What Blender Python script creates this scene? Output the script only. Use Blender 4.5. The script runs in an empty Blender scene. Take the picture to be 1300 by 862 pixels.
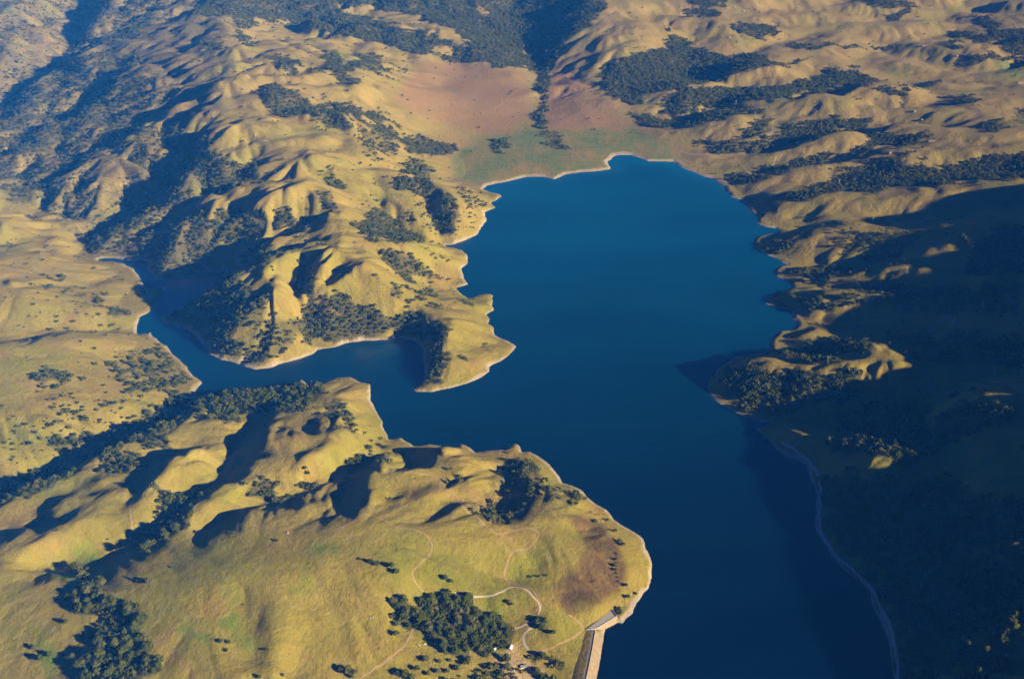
import bpy, bmesh, math, random
import numpy as np
random.seed(7); RNG = np.random.default_rng(11)
SC = bpy.context.scene
COL = SC.collection
R = math.radians

# ------------------------------------------------------------------ camera
CAM_H, PITCH, FPX, CX, CY = 1700.0, R(28.0), 1400.0, 650.0, 431.0
cp, sp = math.cos(PITCH), math.sin(PITCH)
cam = bpy.data.cameras.new('camera'); camo = bpy.data.objects.new('camera', cam)
COL.objects.link(camo); camo.location = (0, 0, CAM_H); camo.rotation_euler = (R(90)-PITCH, 0, 0)
cam.sensor_width = 36.0; cam.sensor_fit = 'HORIZONTAL'; cam.lens = 36.0*FPX/1300.0
cam.clip_start = 5.0; cam.clip_end = 60000.0
SC.camera = camo

def ray(px, py):
    xc = (np.asarray(px, float)-CX)/FPX; yc = (CY-np.asarray(py, float))/FPX
    return xc, cp+yc*sp, -sp+yc*cp
def unp(px, py, h):
    dx, dy, dz = ray(px, py); dz = np.minimum(dz, -0.03)
    t = (np.asarray(h, float)-CAM_H)/dz
    return dx*t, dy*t
def proj(X, Y, Z):
    dz = Z-CAM_H
    depth = Y*cp-dz*sp
    depth = np.maximum(depth, 1.0)
    return CX+FPX*X/depth, CY-FPX*(Y*sp+dz*cp)/depth

# ------------------------------------------------------------------ noise
_perm = RNG.permutation(4096).astype(np.int64)
_ang = RNG.random(4096)*2*np.pi
_gx, _gy = np.cos(_ang), np.sin(_ang)
def perlin(x, y):
    xi = np.floor(x).astype(np.int64); yi = np.floor(y).astype(np.int64)
    xf = x-xi; yf = y-yi
    u = xf*xf*xf*(xf*(xf*6-15)+10); v = yf*yf*yf*(yf*(yf*6-15)+10)
    def g(ix, iy, fx, fy):
        h = _perm[(ix+_perm[iy & 4095]) & 4095]
        return _gx[h]*fx+_gy[h]*fy
    a = g(xi, yi, xf, yf); b = g(xi+1, yi, xf-1, yf)
    c = g(xi, yi+1, xf, yf-1); d = g(xi+1, yi+1, xf-1, yf-1)
    return (a+u*(b-a)+v*((c+u*(d-c))-(a+u*(b-a))))*1.5
def billow(x, y, wl):
    # rounded tops, narrow gullies
    return np.sqrt(perlin(x/wl, y/wl)**2+0.006)*2.0-0.55
def smooth(a, b, x):
    t = np.clip((x-a)/(b-a), 0, 1); return t*t*(3-2*t)

# ------------------------------------------------------------------ relief data: (photo x, photo y, height above the lake)
def P(s):
    v = [float(q) for q in s.replace(';', ' ').replace(',', ' ').split()]
    return [tuple(v[i:i+3]) for i in range(0, len(v), 3)]
LINES = [P(s) for s in '''
-60,10,560;7,20,520;45,0,520;60,-30,540
38,21,450;60,35,380;85,55,260
23,48,400;18,85,260
120,-20,330;105,15,300;98,40,260;88,68,220;70,88,190;51,103,160;25,122,140;7,135,125;-40,160,100
140,-30,500;128,10,440;112,42,360;100,60,270
165,27,430;145,40,380;125,52,320;105,66,250
200,20,470;170,38,440;140,52,400;118,60,360;81,88,290;51,118,250;30,149,205;7,172,165;-40,205,130
155,88,380;129,106,310;105,135,230;81,152,190;41,173,150;7,196,120;-40,225,100
200,65,470;175,80,440;149,101,390;129,125,320;101,149,270;64,169,220;30,190,175;7,210,140;-40,240,110
215,140,370;190,158,330;165,172,285;142,184,250;101,206,190;68,225,140;57,250,105;61,268,90
240,120,430;215,148,395;190,166,365;159,179,330;125,203,275;91,223,220;74,250,165;66,270,115
160,182,330;130,205,285;122,225,240;116,250,160;113,275,90;114,283,60
100,235,150;97,262,100;104,280,70
262,165,340;257,178,310;240,201,260;225,225,210;209,241,165;177,256,110;150,270,75;125,285,45;112,300,28;107,318,12;106,327,3
300,120,420;285,160,385;271,178,360;250,217,300;233,244,250;203,257,200;173,279,145;146,297,92;123,314,38;116,325,5
240,268,185;225,285,140;209,300,90;195,318,40;184,333,0
233,247,250;215,275,170;195,295,110;175,318,45;165,330,5
372,207,300;355,217,280;335,228,258;300,234,235;270,242,200
400,200,320;369,217,315;359,226,305;345,233,300;329,238,290;300,240,275;275,248,255;250,258,230;245,285,190;225,310,120;205,340,45;197,352,8
355,244,270;330,256,240;305,271,205;283,286,160;270,302,110;258,325,50;255,343,0
400,215,300;375,236,300;363,241,295;352,252,280;329,261,255;311,275,225;290,298,165;275,325,90;262,341,15
400,283,190;375,291,170;345,303,140;320,317,100;300,330,55;285,342,5
430,255,255;407,280,238;384,290,222;354,300,197;323,315,152;305,330,110;292,341,55
385,308,185;365,318,150;345,329,122;325,337,100;305,344,72;285,353,36;270,361,0
430,300,230;410,301,222;390,312,212;359,330,180;351,342,168;330,346,152;309,352,125;274,370,70;238,392,25;209,406,3
415,319,185;402,334,145;392,348,115;386,363,92;382,382,70;388,405,45;391,434,8
450,300,215;435,308,212;421,316,208;407,335,188;398,351,160;402,375,110;410,400,70;412,425,25
330,378,125;309,409,85;289,440,40;280,451,12
268,392,70;253,409,35;262,434,6
350,418,80;330,432,48;309,459,2
352,345,165;358,385,128;364,408,104;368,424,76;345,450,28
436,337,165;424,350,135;412,363,105
460,325,192;445,337,188;430,351,165;420,363,140
443,340,186;472,368,120;514,382,75;545,399,60;554,414,55;558,441,45;556,459,38;539,480,20;530,493,4
600,410,25;590,440,28;600,460,22;640,440,8
620,385,12;580,400,36
420,285,240;450,303,205;480,308,168;510,312,130;540,316,90;565,320,50;585,325,20
480,330,120;515,352,65;548,366,25;575,372,6
540,235,115;545,262,72;553,280,42;558,297,18;562,312,0
548,228,130;565,245,108;577,258,88;580,275,66;578,292,42;575,306,6
480,245,175;510,255,142;540,272,88;548,290,52;545,305,25
465,255,160;490,275,120;515,295,75;545,312,15
600,270,40;612,262,20
586,197,8;560,188,30;530,175,70
500,210,130;530,222,90;560,230,40;585,238,8
600,210,4;650,205,4;700,200,3;760,190,4;840,190,5
620,180,10;680,170,10;720,150,18;800,160,12
600,150,30;640,130,35;700,110,42;745,115,52;770,130,40
560,110,65;650,95,60;580,80,85
683,170,7;683,140,14;688,110,24;690,85,38;680,60,70;660,30,120;645,0,160
560,40,210;600,60,150;640,78,90
480,5,310;540,30,250
760,0,270;740,30,205;715,60,125;705,80,75
830,10,230;800,40,195;770,70,145;740,88,80
900,60,115;860,85,90;830,110,62;810,135,32;805,155,13
735,140,30;760,165,11;735,120,46
860,110,75;925,97,105;985,92,125;1000,80,135;1060,68,140
860,108,45;930,105,75;1000,100,92;1060,90,105
870,150,40;930,133,75;1000,125,100;1070,118,125;1130,112,130
870,148,22;940,140,45;1010,133,66;1060,122,86
850,172,25;890,164,42;960,150,70;1040,140,98
880,190,14;945,180,32;985,158,50
885,195,18;960,176,60;1000,166,75;1050,149,98
900,204,10;960,194,28;1020,180,48;1080,172,70
905,212,14;930,203,30;955,200,42;1000,190,68;1080,170,102;1140,158,118
950,222,15;1000,214,34;1060,202,58;1120,190,82
945,235,12;975,228,28;1000,220,42;1060,210,78;1120,195,108;1180,185,128;1300,190,165
975,258,10;1020,248,34;1080,236,60;1160,226,88;1230,222,108;1300,218,130
968,272,10;985,265,26;1030,256,55;1075,256,75;1150,246,110;1220,240,140;1300,236,170
985,292,2;1030,290,22;1100,280,52;1200,265,90;1300,255,125
962,299,5;1000,300,30;1040,302,52;1065,300,62;1120,298,90;1200,290,135;1300,280,185
1000,337,2;1040,337,12;1080,345,22;1130,335,45
1040,335,28;1075,322,50;1082,318,58
990,353,4;1050,355,30;1095,350,52;1140,347,84;1175,350,100;1250,345,135;1300,340,170
1006,365,2;1040,362,14;1100,372,38;1160,372,60
972,384,3;1000,368,15;1040,366,42;1080,367,60;1095,370,62;1150,385,78;1220,400,105;1300,410,145
1010,410,2;1050,405,15;1100,410,30;1180,420,52
1025,420,27;1010,424,8
938,458,22;949,456,48;960,458,62;980,464,68;1010,465,68;1040,459,82;1070,457,94;1085,455,102;1098,438,118;1120,448,118;1150,460,112;1172,467,102;1230,472,105;1262,475,112;1300,480,140
980,438,2;1010,442,12;1050,440,26;1080,430,38;1130,430,50;1200,440,72
970,536,1;1020,535,9;1060,530,18;1110,525,30;1150,518,42;1170,505,52
960,546,4;985,549,40;1020,561,54;1060,575,62;1105,597,80;1180,600,88;1240,600,115;1300,598,150
1060,560,40;1100,542,62;1120,528,66
1075,468,98;1110,470,110;1145,470,110
1090,490,66;1130,490,70
305,760,130;314,795,120;324,835,108;332,880,98
395,770,116;385,815,101;372,850,90;365,880,82
345,770,133;350,820,123;352,870,113
270,790,136;278,840,127
60,740,132;50,790,122;30,830,112
430,720,124;440,760,112;436,800,98
1290,490,190;1265,495,188;1245,500,180;1230,515,162;1215,535,140;1195,555,92
1080,625,22;1140,630,45;1200,632,70
1150,650,50;1215,622,110;1240,612,145;1265,618,152;1300,605,160
1090,690,20;1160,690,38;1230,668,65
1200,730,58;1250,705,105;1285,690,140;1320,680,150
1140,790,25;1220,770,50;1290,740,80
1200,840,50;1260,815,90;1300,790,120
352,522,60;342,541,75;336,556,85;327,572,95;320,595,105;300,614,112;277,631,118;234,656,120;223,682,118;190,705,112;149,717,105
335,535,30;325,550,40;310,572,50;295,592,60;272,614,68;243,638,74;215,663,78;180,690,82;145,705,82;95,708,88;40,720,95
249,688,126;288,668,124;332,643,116
255,675,95;285,658,90;318,642,85;345,636,75;370,630,66;396,616,58;425,606,50;450,598,45;470,585,35;478,560,15;488,548,3
372,562,104;390,548,95
355,555,85;375,548,80;386,545,75
384,586,112;396,576,108;406,572,104
383,576,92;394,568,92
430,560,98;440,540,86;430,510,60;400,500,45
375,510,42;388,497,34;392,487,20
410,530,75;450,495,25
369,656,120;390,640,114
365,645,97;385,633,88
415,662,122;425,645,117
405,655,101;416,640,98
473,592,88;464,606,95;471,622,107;458,647,117;447,662,121
450,603,52;455,616,60;440,638,80;437,655,96
398,622,88;418,613,82;437,604,72
500,660,118;520,700,118;470,690,126;350,690,132;300,700,132
528,597,78;551,591,74;560,580,62;571,569,30
520,592,45;530,582,34;542,572,12
553,662,100;565,657,98;582,646,90;600,655,86
548,652,80;565,645,76;580,636,68
507,640,100;543,633,94;562,623,84
505,630,80;540,622,70;560,612,60
490,580,62;505,592,66
590,600,62;600,620,72;605,640,82
685,640,64;680,650,64;664,661,68;639,667,74;622,670,78
612,652,50;640,650,38;665,642,33;650,625,26;640,600,18;636,580,4
700,650,55;690,620,42;710,630,36;670,590,20
655,605,30;668,608,32
730,640,25;760,690,36;700,690,56;745,735,33
800,720,28;780,680,28;815,715,14
650,740,40;700,740,36;760,770,26;600,740,66
560,700,96;600,700,82;650,690,62
100,760,135;200,750,142;300,740,142;400,720,134;500,740,108
100,862,112;300,862,122;450,862,72;560,850,44;640,850,24;690,850,12
752,801,6;748,826,6;740,862,6;728,905,6;712,960,6
738,815,8;730,840,7;722,862,6;700,905,5;690,960,4
748,796,6;766,784,6;778,777,6
560,790,54;480,800,86;640,790,32;700,800,28
-60,255,170;7,249,160;30,244,160;44,242,158;51,248,150;58,262,110;62,273,92
-60,285,150;7,281,140;30,277,138;52,274,128;90,278,98;111,284,72;127,283,48
-60,275,135;30,271,112;52,270,95;75,272,80;98,282,58
50,300,88;90,310,48;104,325,9
-60,325,110;7,322,100;52,326,75;104,332,25;140,340,10
-60,318,90;7,318,82;50,322,52;100,328,5
60,350,60;120,360,30;160,360,12
-60,355,130;7,363,112;42,371,97;84,382,76;117,391,55;142,401,35;165,410,12
60,362,64;110,378,40;150,392,18;170,398,6
-60,436,90;7,431,78;52,426,58;88,421,40;110,420,30;140,420,15;168,423,3
-60,445,125;7,436,116;63,430,96;100,424,75;129,420,55;160,424,25;180,428,10
60,480,90;120,470,60;180,470,25;220,480,12
150,520,42;60,540,76;100,560,50;30,580,62;200,510,20
0,480,112;-60,500,130
250,500,0;236,512,3;200,540,8;150,568,15;100,594,23;45,615,33;0,630,40;-60,650,50
262,510,30;242,523,50;180,551,75;146,574,85;104,590,90;73,606,95;42,615,96;7,636,100;-60,665,102
300,505,38;330,500,40;360,495,30
255,575,102;249,584,104;217,598,110;193,612,112;173,635,110
285,545,56;262,560,62;240,575,68;203,588,74;183,604,77;174,621,85;166,638,92
142,625,112;115,640,114
135,615,90;110,630,94
130,607,105;102,627,108;68,651,110;56,662,110
125,598,83;95,618,84;60,642,86
102,661,127;66,684,130;34,700,132;7,719,134;-50,745,135
90,652,102;50,662,97;7,676,95;-50,690,95
300,100,430;330,130,400;320,160,380;340,175,360
300,60,440;400,70,410;350,100,415;420,110,370;460,90,350
420,150,320;460,140,290;480,170,240;440,190,280
380,30,330;440,40,310;500,70,220;540,95,120
355,15,300;385,45,240;420,60,330
400,-20,420;500,-30,400;620,-30,330;720,-40,330
340,-20,480;300,0,470;250,10,470
250,40,460;280,30,430
520,150,140;560,150,60
1000,20,170;1060,45,150;1080,25,190;1150,10,200;1250,5,230
920,30,190;880,20,200;1000,50,130
1080,60,120;1120,95,110;1160,60,140;1200,35,170;1300,30,210
1180,80,120;1240,95,110;1300,100,130;1150,100,100
1200,125,125;1280,125,150;1240,150,130;1200,160,110;1300,160,165
1110,135,85;1130,165,90
900,0,250;1000,-10,260;1100,-20,290;1300,-30,330
-60,760,130;-60,862,110
'''.strip().splitlines()]
# the same in plan metres (places outside the picture): x, y, height
PLAN = '''1800,600,325;1800,900,335;1800,1300,345;1950,1750,430;2050,2000,455;2220,2350,445;2350,2800,420;2400,3100,402;2450,3600,395;2500,4000,320;2600,4400,225
900,600,60;0,600,30;-900,600,90;-1500,1200,120;-2300,2000,160;300,900,15;600,900,10
-3000,9500,600;0,10000,420;3000,10000,420;-6000,9000,600;6000,9000,450;-4500,5000,420;-5000,2500,250;4500,6000,330;4200,3000,300;3600,1500,300
-8000,16000,700;0,17000,500;8000,16000,600;0,13000,470;5000,13000,500;-5000,13000,650'''
PLANL = [P(s) for s in PLAN.splitlines()]

SHORE = '''751,862 759,831 768,798 783,790 790,791 794,785 802,778 809,766 823,748 827,741 830,726 826,707 815,685 803,674 788,665 780,658 770,647 758,640
740,624 726,617 712,613 710,605 699,590 685,580 672,574 661,574 659,565 653,563 639,569 616,572 605,574 597,569 585,563 578,568 564,567 545,564 527,566 509,555 499,558 491,558
486,535 477,524 472,508 471,487 459,485 444,479 428,480 408,487 390,491 382,481 375,490 350,494 323,495 300,497 270,501 256,501 246,503
250,494 256,486 244,474 238,465 224,455 217,444 203,435 193,428 191,422 184,425 175,424 174,413 180,403 195,392 200,380 213,365 190,367 184,364 181,355 169,344 155,335 123,330 129,328 150,328 170,332 182,333 188,340
194,350 197,357 215,355 232,352 251,346 263,347 289,344 274,364 253,378 232,391 211,401 204,404 205,410 225,413 238,419 257,432 268,449 280,457 296,459 303,463 308,460 310,466 324,470 343,467 362,460 383,456 399,448 403,444 424,441
441,436 462,432 489,432 510,429 524,432 537,443 540,459 540,474 533,489 524,494 529,498 549,498 581,490 612,479 621,472 621,466 635,459 644,451 656,440 645,432 629,425 628,416 620,411 621,405 615,399 628,394 626,382 627,375 622,373 608,374 595,379 579,366 593,361 588,353 587,342
593,333 593,323 586,319 567,314 564,311 575,310 592,305 607,297 618,279 615,270 628,264 624,258 638,250 634,247 619,243 612,240 617,236 646,231 669,225 690,224 698,226 704,228 718,222 775,215 770,206 782,198 802,197 823,205 853,206
877,217 891,224 907,229 921,237 927,250 942,254 947,260 957,271 964,275 960,284 973,289 984,290 988,296 966,299 958,304 957,316 972,323 989,330 999,336 987,340 982,344 987,352 1000,358 1006,365 996,369 980,376 970,384 979,388 993,392 1005,396 1007,404 1013,412 1005,419 991,420 984,424
980,434 977,444 963,449 935,453 916,467 902,479 898,490 900,500 908,510 925,520 951,530 970,536 979,538 958,543 968,554 987,570 1023,590 1036,617 1035,638 1036,675 1056,706 1080,729 1101,750 1111,773 1124,800 1131,834 1133,862 1138,900 1120,960 900,1010 730,1000 722,965 739,905'''
SHP = np.array([[float(a) for a in q.split(',')] for q in SHORE.split()])
SX, SY = unp(SHP[:, 0], SHP[:, 1], 0.0)
def ragged(x, y):                # shoreline broken up: small points and coves between the surveyed corners
    ox, oy = [], []; n = len(x)
    for i in range(n):
        j = (i+1) % n; L = math.hypot(x[j]-x[i], y[j]-y[i]); m = max(1, int(L/16)); t = np.arange(m)/m
        px, py = x[i]+(x[j]-x[i])*t, y[i]+(y[j]-y[i])*t; k = np.minimum(1, L/60)
        w = (perlin(px/95, py/95)*11+perlin(px/38+5, py/38)*5)*k
        ox.append(px-(y[j]-y[i])/max(L, 1)*w); oy.append(py+(x[j]-x[i])/max(L, 1)*w)
    return np.concatenate(ox), np.concatenate(oy)

def seg_dist(X, Y, ax, ay, bx, by):
    vx, vy = bx-ax, by-ay; L = vx*vx+vy*vy+1e-9
    t = np.clip(((X-ax)*vx+(Y-ay)*vy)/L, 0, 1)
    return (X-ax-t*vx)**2+(Y-ay-t*vy)**2
def poly_in(X, Y, px, py):
    ins = np.zeros(X.shape, bool); n = len(px); j = n-1
    for i in range(n):
        c = ((py[i] > Y) != (py[j] > Y))
        if c.any():
            xx = (px[j]-px[i])*(Y-py[i])/(py[j]-py[i]+1e-12)+px[i]
            ins ^= c & (X < xx)
        j = i
    return ins
RX, RY = ragged(SX, SY)
def shore_dist(X, Y):            # + on land, - in the lake
    sh = X.shape; X = X.ravel(); Y = Y.ravel()
    out = np.full(X.shape, 1e12)
    n = len(RX); 
    for i in range(n):
        j = (i+1) % n
        x0, x1 = min(RX[i], RX[j])-240, max(RX[i], RX[j])+240
        y0, y1 = min(RY[i], RY[j])-240, max(RY[i], RY[j])+240
        m = np.nonzero((X > x0) & (X < x1) & (Y > y0) & (Y < y1))[0]
        if len(m): out[m] = np.minimum(out[m], seg_dist(X[m], Y[m], RX[i], RY[i], RX[j], RY[j]))
    d = np.sqrt(np.minimum(out, 240.0**2))
    ins = poly_in(X, Y, RX, RY)
    return np.where(ins, -d, d).reshape(sh)

# ------------------------------------------------------------------ interpolation of the relief (multiquadric)
def build_rbf():
    pts = []
    for L in LINES:
        A = np.array(L); k = smooth(620, 480, A[:, 0])*smooth(360, 270, A[:, 1])
        A[:, 2] *= 1-0.30*k-0.17*k*smooth(290, 200, A[:, 0])
        x, y = unp(A[:, 0], A[:, 1], A[:, 2]); pts.append(densify(x, y, A[:, 2], 45))
    for L in PLANL[:1]:
        A = np.array(L); pts.append(densify(A[:, 0], A[:, 1], A[:, 2], 150))
    for L in PLANL[1:]:
        pts.append(np.array(L))
    pts.append(densify(np.append(SX, SX[0]), np.append(SY, SY[0]), np.zeros(len(SX)+1), 60))
    Q = np.concatenate(pts)
    key = np.round(Q[:, :2]/14).astype(int); _, idx, inv = np.unique(key, axis=0, return_index=True, return_inverse=True)
    inv = inv.ravel(); cnt = np.bincount(inv)
    return np.stack([np.bincount(inv, Q[:, k])/cnt for k in range(3)], 1)
def densify(x, y, h, step):
    out = []
    for i in range(len(x)-1):
        n = max(1, int(math.hypot(x[i+1]-x[i], y[i+1]-y[i])/step))
        t = np.arange(n)/n
        out.append(np.stack([x[i]+(x[i+1]-x[i])*t, y[i]+(y[i+1]-y[i])*t, h[i]+(h[i+1]-h[i])*t], 1))
    out.append(np.array([[x[-1], y[-1], h[-1]]]))
    return np.concatenate(out)
C2 = 15.0**2
Q = build_rbf()
def rbf_solve():
    n = len(Q)
    D = np.sqrt((Q[:, None, 0]-Q[None, :, 0])**2+(Q[:, None, 1]-Q[None, :, 1])**2+C2)
    A = np.zeros((n+1, n+1)); A[:n, :n] = -D+np.eye(n)*6.0; A[:n, n] = 1; A[n, :n] = 1
    b = np.zeros(n+1); b[:n] = Q[:, 2]
    return np.linalg.solve(A, b)
W = rbf_solve()
GX0, GX1, GY0, GY1, GS = -5200.0, 5200.0, 700.0, 10000.0, 18.0
gx = np.arange(GX0, GX1+GS, GS); gy = np.arange(GY0, GY1+GS, GS)
def rbf_grid():
    X, Y = np.meshgrid(gx, gy); x = X.ravel().astype(np.float32); y = Y.ravel().astype(np.float32)
    o = np.zeros(x.shape, np.float64); q = Q.astype(np.float32)
    # cells far from the camera's view are evaluated like any other
    for a in range(0, len(x), 4000):
        D = (x[a:a+4000, None]-q[None, :, 0])**2
        D += (y[a:a+4000, None]-q[None, :, 1])**2
        D += np.float32(C2); np.sqrt(D, out=D)
        o[a:a+4000] = -(D @ W[:-1].astype(np.float32))
    return (o+W[-1]).reshape(X.shape)
GRID = rbf_grid()
def cubic(X, Y, G=None):
    G = GRID if G is None else G
    fx = np.clip((X-GX0)/GS, 1, len(gx)-3.001); fy = np.clip((Y-GY0)/GS, 1, len(gy)-3.001)
    ix = fx.astype(int); iy = fy.astype(int); tx = fx-ix; ty = fy-iy
    def w(t): return ((-0.5*t+1)*t-0.5)*t, (1.5*t-2.5)*t*t+1, ((-1.5*t+2)*t+0.5)*t, (0.5*t-0.5)*t*t
    wx, wy = w(tx), w(ty); out = 0.0
    for b in range(4):
        r = 0.0
        for a in range(4): r = r+wx[a]*G[iy+b-1, ix+a-1]
        out = out+wy[b]*r
    return out
def bilin(X, Y, G):
    fx = np.clip((X-GX0)/GS, 0, len(gx)-2.001); fy = np.clip((Y-GY0)/GS, 0, len(gy)-2.001)
    ix = fx.astype(int); iy = fy.astype(int); tx = fx-ix; ty = fy-iy
    return (G[iy, ix]*(1-tx)+G[iy, ix+1]*tx)*(1-ty)+(G[iy+1, ix]*(1-tx)+G[iy+1, ix+1]*tx)*ty
def spurs(X, Y, ux, uy, wl):
    # spurs and gullies that run down the slope; (ux, uy) = unit vector along the contour
    x, y = X/wl, Y/wl; xi = np.floor(x); yi = np.floor(y); xf = x-xi; yf = y-yi
    xi = xi.astype(np.int64); yi = yi.astype(np.int64); c = 0.0; s = 0.0; wt = 0.0
    for i in (-1, 0, 1):
        for j in (-1, 0, 1):
            h = _perm[(xi+i+_perm[(yi+j) & 4095]) & 4095]
            dx = xf-i-0.5-0.35*_gx[h]; dy = yf-j-0.5-0.35*_gy[h]
            w = np.exp(-2.2*(dx*dx+dy*dy)); ph = (dx*ux+dy*uy)*5.2+_ang[(h*7+3) & 4095]*0.35
            c = c+np.cos(ph)*w; s = s+np.sin(ph)*w; wt = wt+w
    m = np.sqrt(c*c+s*s)/wt
    return (2*np.abs(np.cos(np.arctan2(s, c)/2))-1.25)*m
# flat ground: plain at the lake's far end, paddock by the dam: noise amplitude is scaled there
FLATS = [(640, 185, 100, 0.06), (760, 180, 90, 0.05), (600, 130, 110, 0.12), (700, 180, 90, 0.05), (860, 190, 40, 0.1), (50, 420, 190, 0.35)]
PX0, PY0 = [float(v) for v in unp(745, 735, 33)]
def regions(X, Y):
    near = smooth(2600, 3600, Y); left = smooth(-200, -900, X-(Y-3500)*0.05)
    right = smooth(500, 1100, X)*near; nm = smooth(1900, 2350, Y)*(1-near)
    return near, left, right, nm
def broad(X, Y):
    near, left, right, nm = regions(X, Y)
    wx = X+perlin(X/500+7, Y/500)*90; wy = Y+perlin(X/500, Y/500+31)*90
    n = billow(wx, wy, 300)*(5+7*nm+7*near+14*near*left)*(1-right)
    n += billow(wx*0.42+wy*0.1, wy, 270)*(20*right*smooth(5200, 4500, Y))
    n += billow(wx*0.6+wy*0.15, wy, 400)*(38*right*smooth(4500, 5200, Y))
    n += perlin(X/170, Y/170)*26*smooth(1350, 1700, X)*smooth(3600, 3200, Y)
    return n
GXX, GYY = np.meshgrid(gx, gy)
G2 = GRID+broad(GXX, GYY)
_k = np.array([1, 4, 6, 4, 1])/16
def soft(A):
    A = sum(w*np.roll(A, o, 0) for w, o in zip(_k, range(-2, 3))); return sum(w*np.roll(A, o, 1) for w, o in zip(_k, range(-2, 3)))
GDY, GDX = np.gradient(soft(soft(G2)), GS)
def height(X, Y, D=None):
    h = cubic(X, Y)
    if D is None: D = shore_dist(X, Y)
    px, py = proj(X, Y, np.maximum(h, 0))
    amp = np.ones_like(h)
    for fx, fy, fr, k in FLATS:
        d = np.sqrt((px-fx)**2+((py-fy)*1.8)**2)
        amp = np.minimum(amp, k+(1-k)*smooth(fr*0.6, fr*1.3, d))
    near, left, right, nm = regions(X, Y)
    n = cubic(X, Y, G2)-h
    sx, sy = bilin(X, Y, GDX), bilin(X, Y, GDY); sl = np.sqrt(sx*sx+sy*sy)+1e-6
    ux, uy = -sy/sl, sx/sl
    steep = smooth(0.03, 0.30, sl)
    k1 = (8*nm*(1-0.6*smooth(600, 900, X))+7.5*near+5*near*left+3.5+2.5*(1-near)*(1-nm))*steep*(1-0.5*right)+3*steep*smooth(600, 900, X)*(1-near)
    wx = X+perlin(X/210+3, Y/210)*30; wy = Y+perlin(X/210, Y/210+11)*30
    n += spurs(wx, wy, ux, uy, 210)*k1*1.25
    n += spurs(wx+500, wy, ux, uy, 105)*k1*0.62
    a = 0.45*perlin(X/120, Y/120)
    n += spurs(wx, wy+900, ux*np.cos(a)-uy*np.sin(a), ux*np.sin(a)+uy*np.cos(a), 52)*k1*0.36
    n += spurs(wx+300, wy+900, ux*np.cos(a)+uy*np.sin(a), -ux*np.sin(a)+uy*np.cos(a), 29)*k1*0.15*smooth(4200, 3000, Y)
    n += billow(wx+900, wy, 150)*(1.2+2.0*nm+3*near+3*near*left)
    n += spurs(wx+77, wy, ux, uy, 75)*1.6*smooth(0.02, 0.10, sl)*(1-near)
    n += perlin(X/55, Y/55)*(0.9+0.8*near)+perlin(X/22, Y/22)*0.35
    n *= amp*smooth(0, 110, D)
    far = smooth(5600, 9000, Y)
    n += billow(X, Y, 1100)*60*far
    h = h+n
    e = np.sqrt(((X-PX0)/20)**2+((Y-PY0)/12)**2)
    h = h+0.9*np.exp(-((e-1)/0.3)**2)-1.6*smooth(1.0, 0.5, e)
    dl = np.maximum(D+perlin(X/45, Y/45)*4, 0)
    lo = 0.30*np.minimum(dl, 16)+0.04*np.minimum(dl, 120)
    hi = np.where(D > 200, 9e3, 0.75*dl+0.6)
    land = np.minimum(np.maximum(h, lo), hi)
    bed = -0.25*np.minimum(-D, 90)-0.4
    return np.where(D > 0, land, bed)
# ------------------------------------------------------------------ terrain mesh
def fan_rows():
    ys = [950.0]
    while ys[-1] < 17500:
        y = ys[-1]; st = 3.6*(y/1700.0)**1.15 if y < 9500 else 60+(y-9500)*0.03
        ys.append(y+max(st, 3.2))
    return np.array(ys)
YR = fan_rows(); NC = 1000
S = np.linspace(-1, 1, NC)
TX = S[None, :]*(420+0.60*YR)[:, None]; TY = np.repeat(YR[:, None], NC, 1)
TD = shore_dist(TX, TY)
TZ = height(TX, TY, TD)
def grid_mesh(name, X, Y, Z):
    nr, nc = X.shape
    me = bpy.data.meshes.new(name)
    co = np.stack([X.ravel(), Y.ravel(), Z.ravel()], 1).astype(np.float32)
    i = np.arange(nr*nc).reshape(nr, nc)
    f = np.stack([i[:-1, :-1], i[:-1, 1:], i[1:, 1:], i[1:, :-1]], -1).reshape(-1, 4).astype(np.int32)
    me.vertices.add(len(co)); me.vertices.foreach_set('co', co.ravel())
    me.loops.add(f.size); me.loops.foreach_set('vertex_index', f.ravel())
    me.polygons.add(len(f)); me.polygons.foreach_set('loop_start', np.arange(len(f), dtype=np.int32)*4)
    me.polygons.foreach_set('use_smooth', np.ones(len(f), bool))
    me.update(calc_edges=True); me.validate()
    return me
def attr(me, name, v):
    a = me.attributes.new(name, 'FLOAT', 'POINT'); a.data.foreach_set('value', np.ascontiguousarray(v.ravel(), np.float32))
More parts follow.
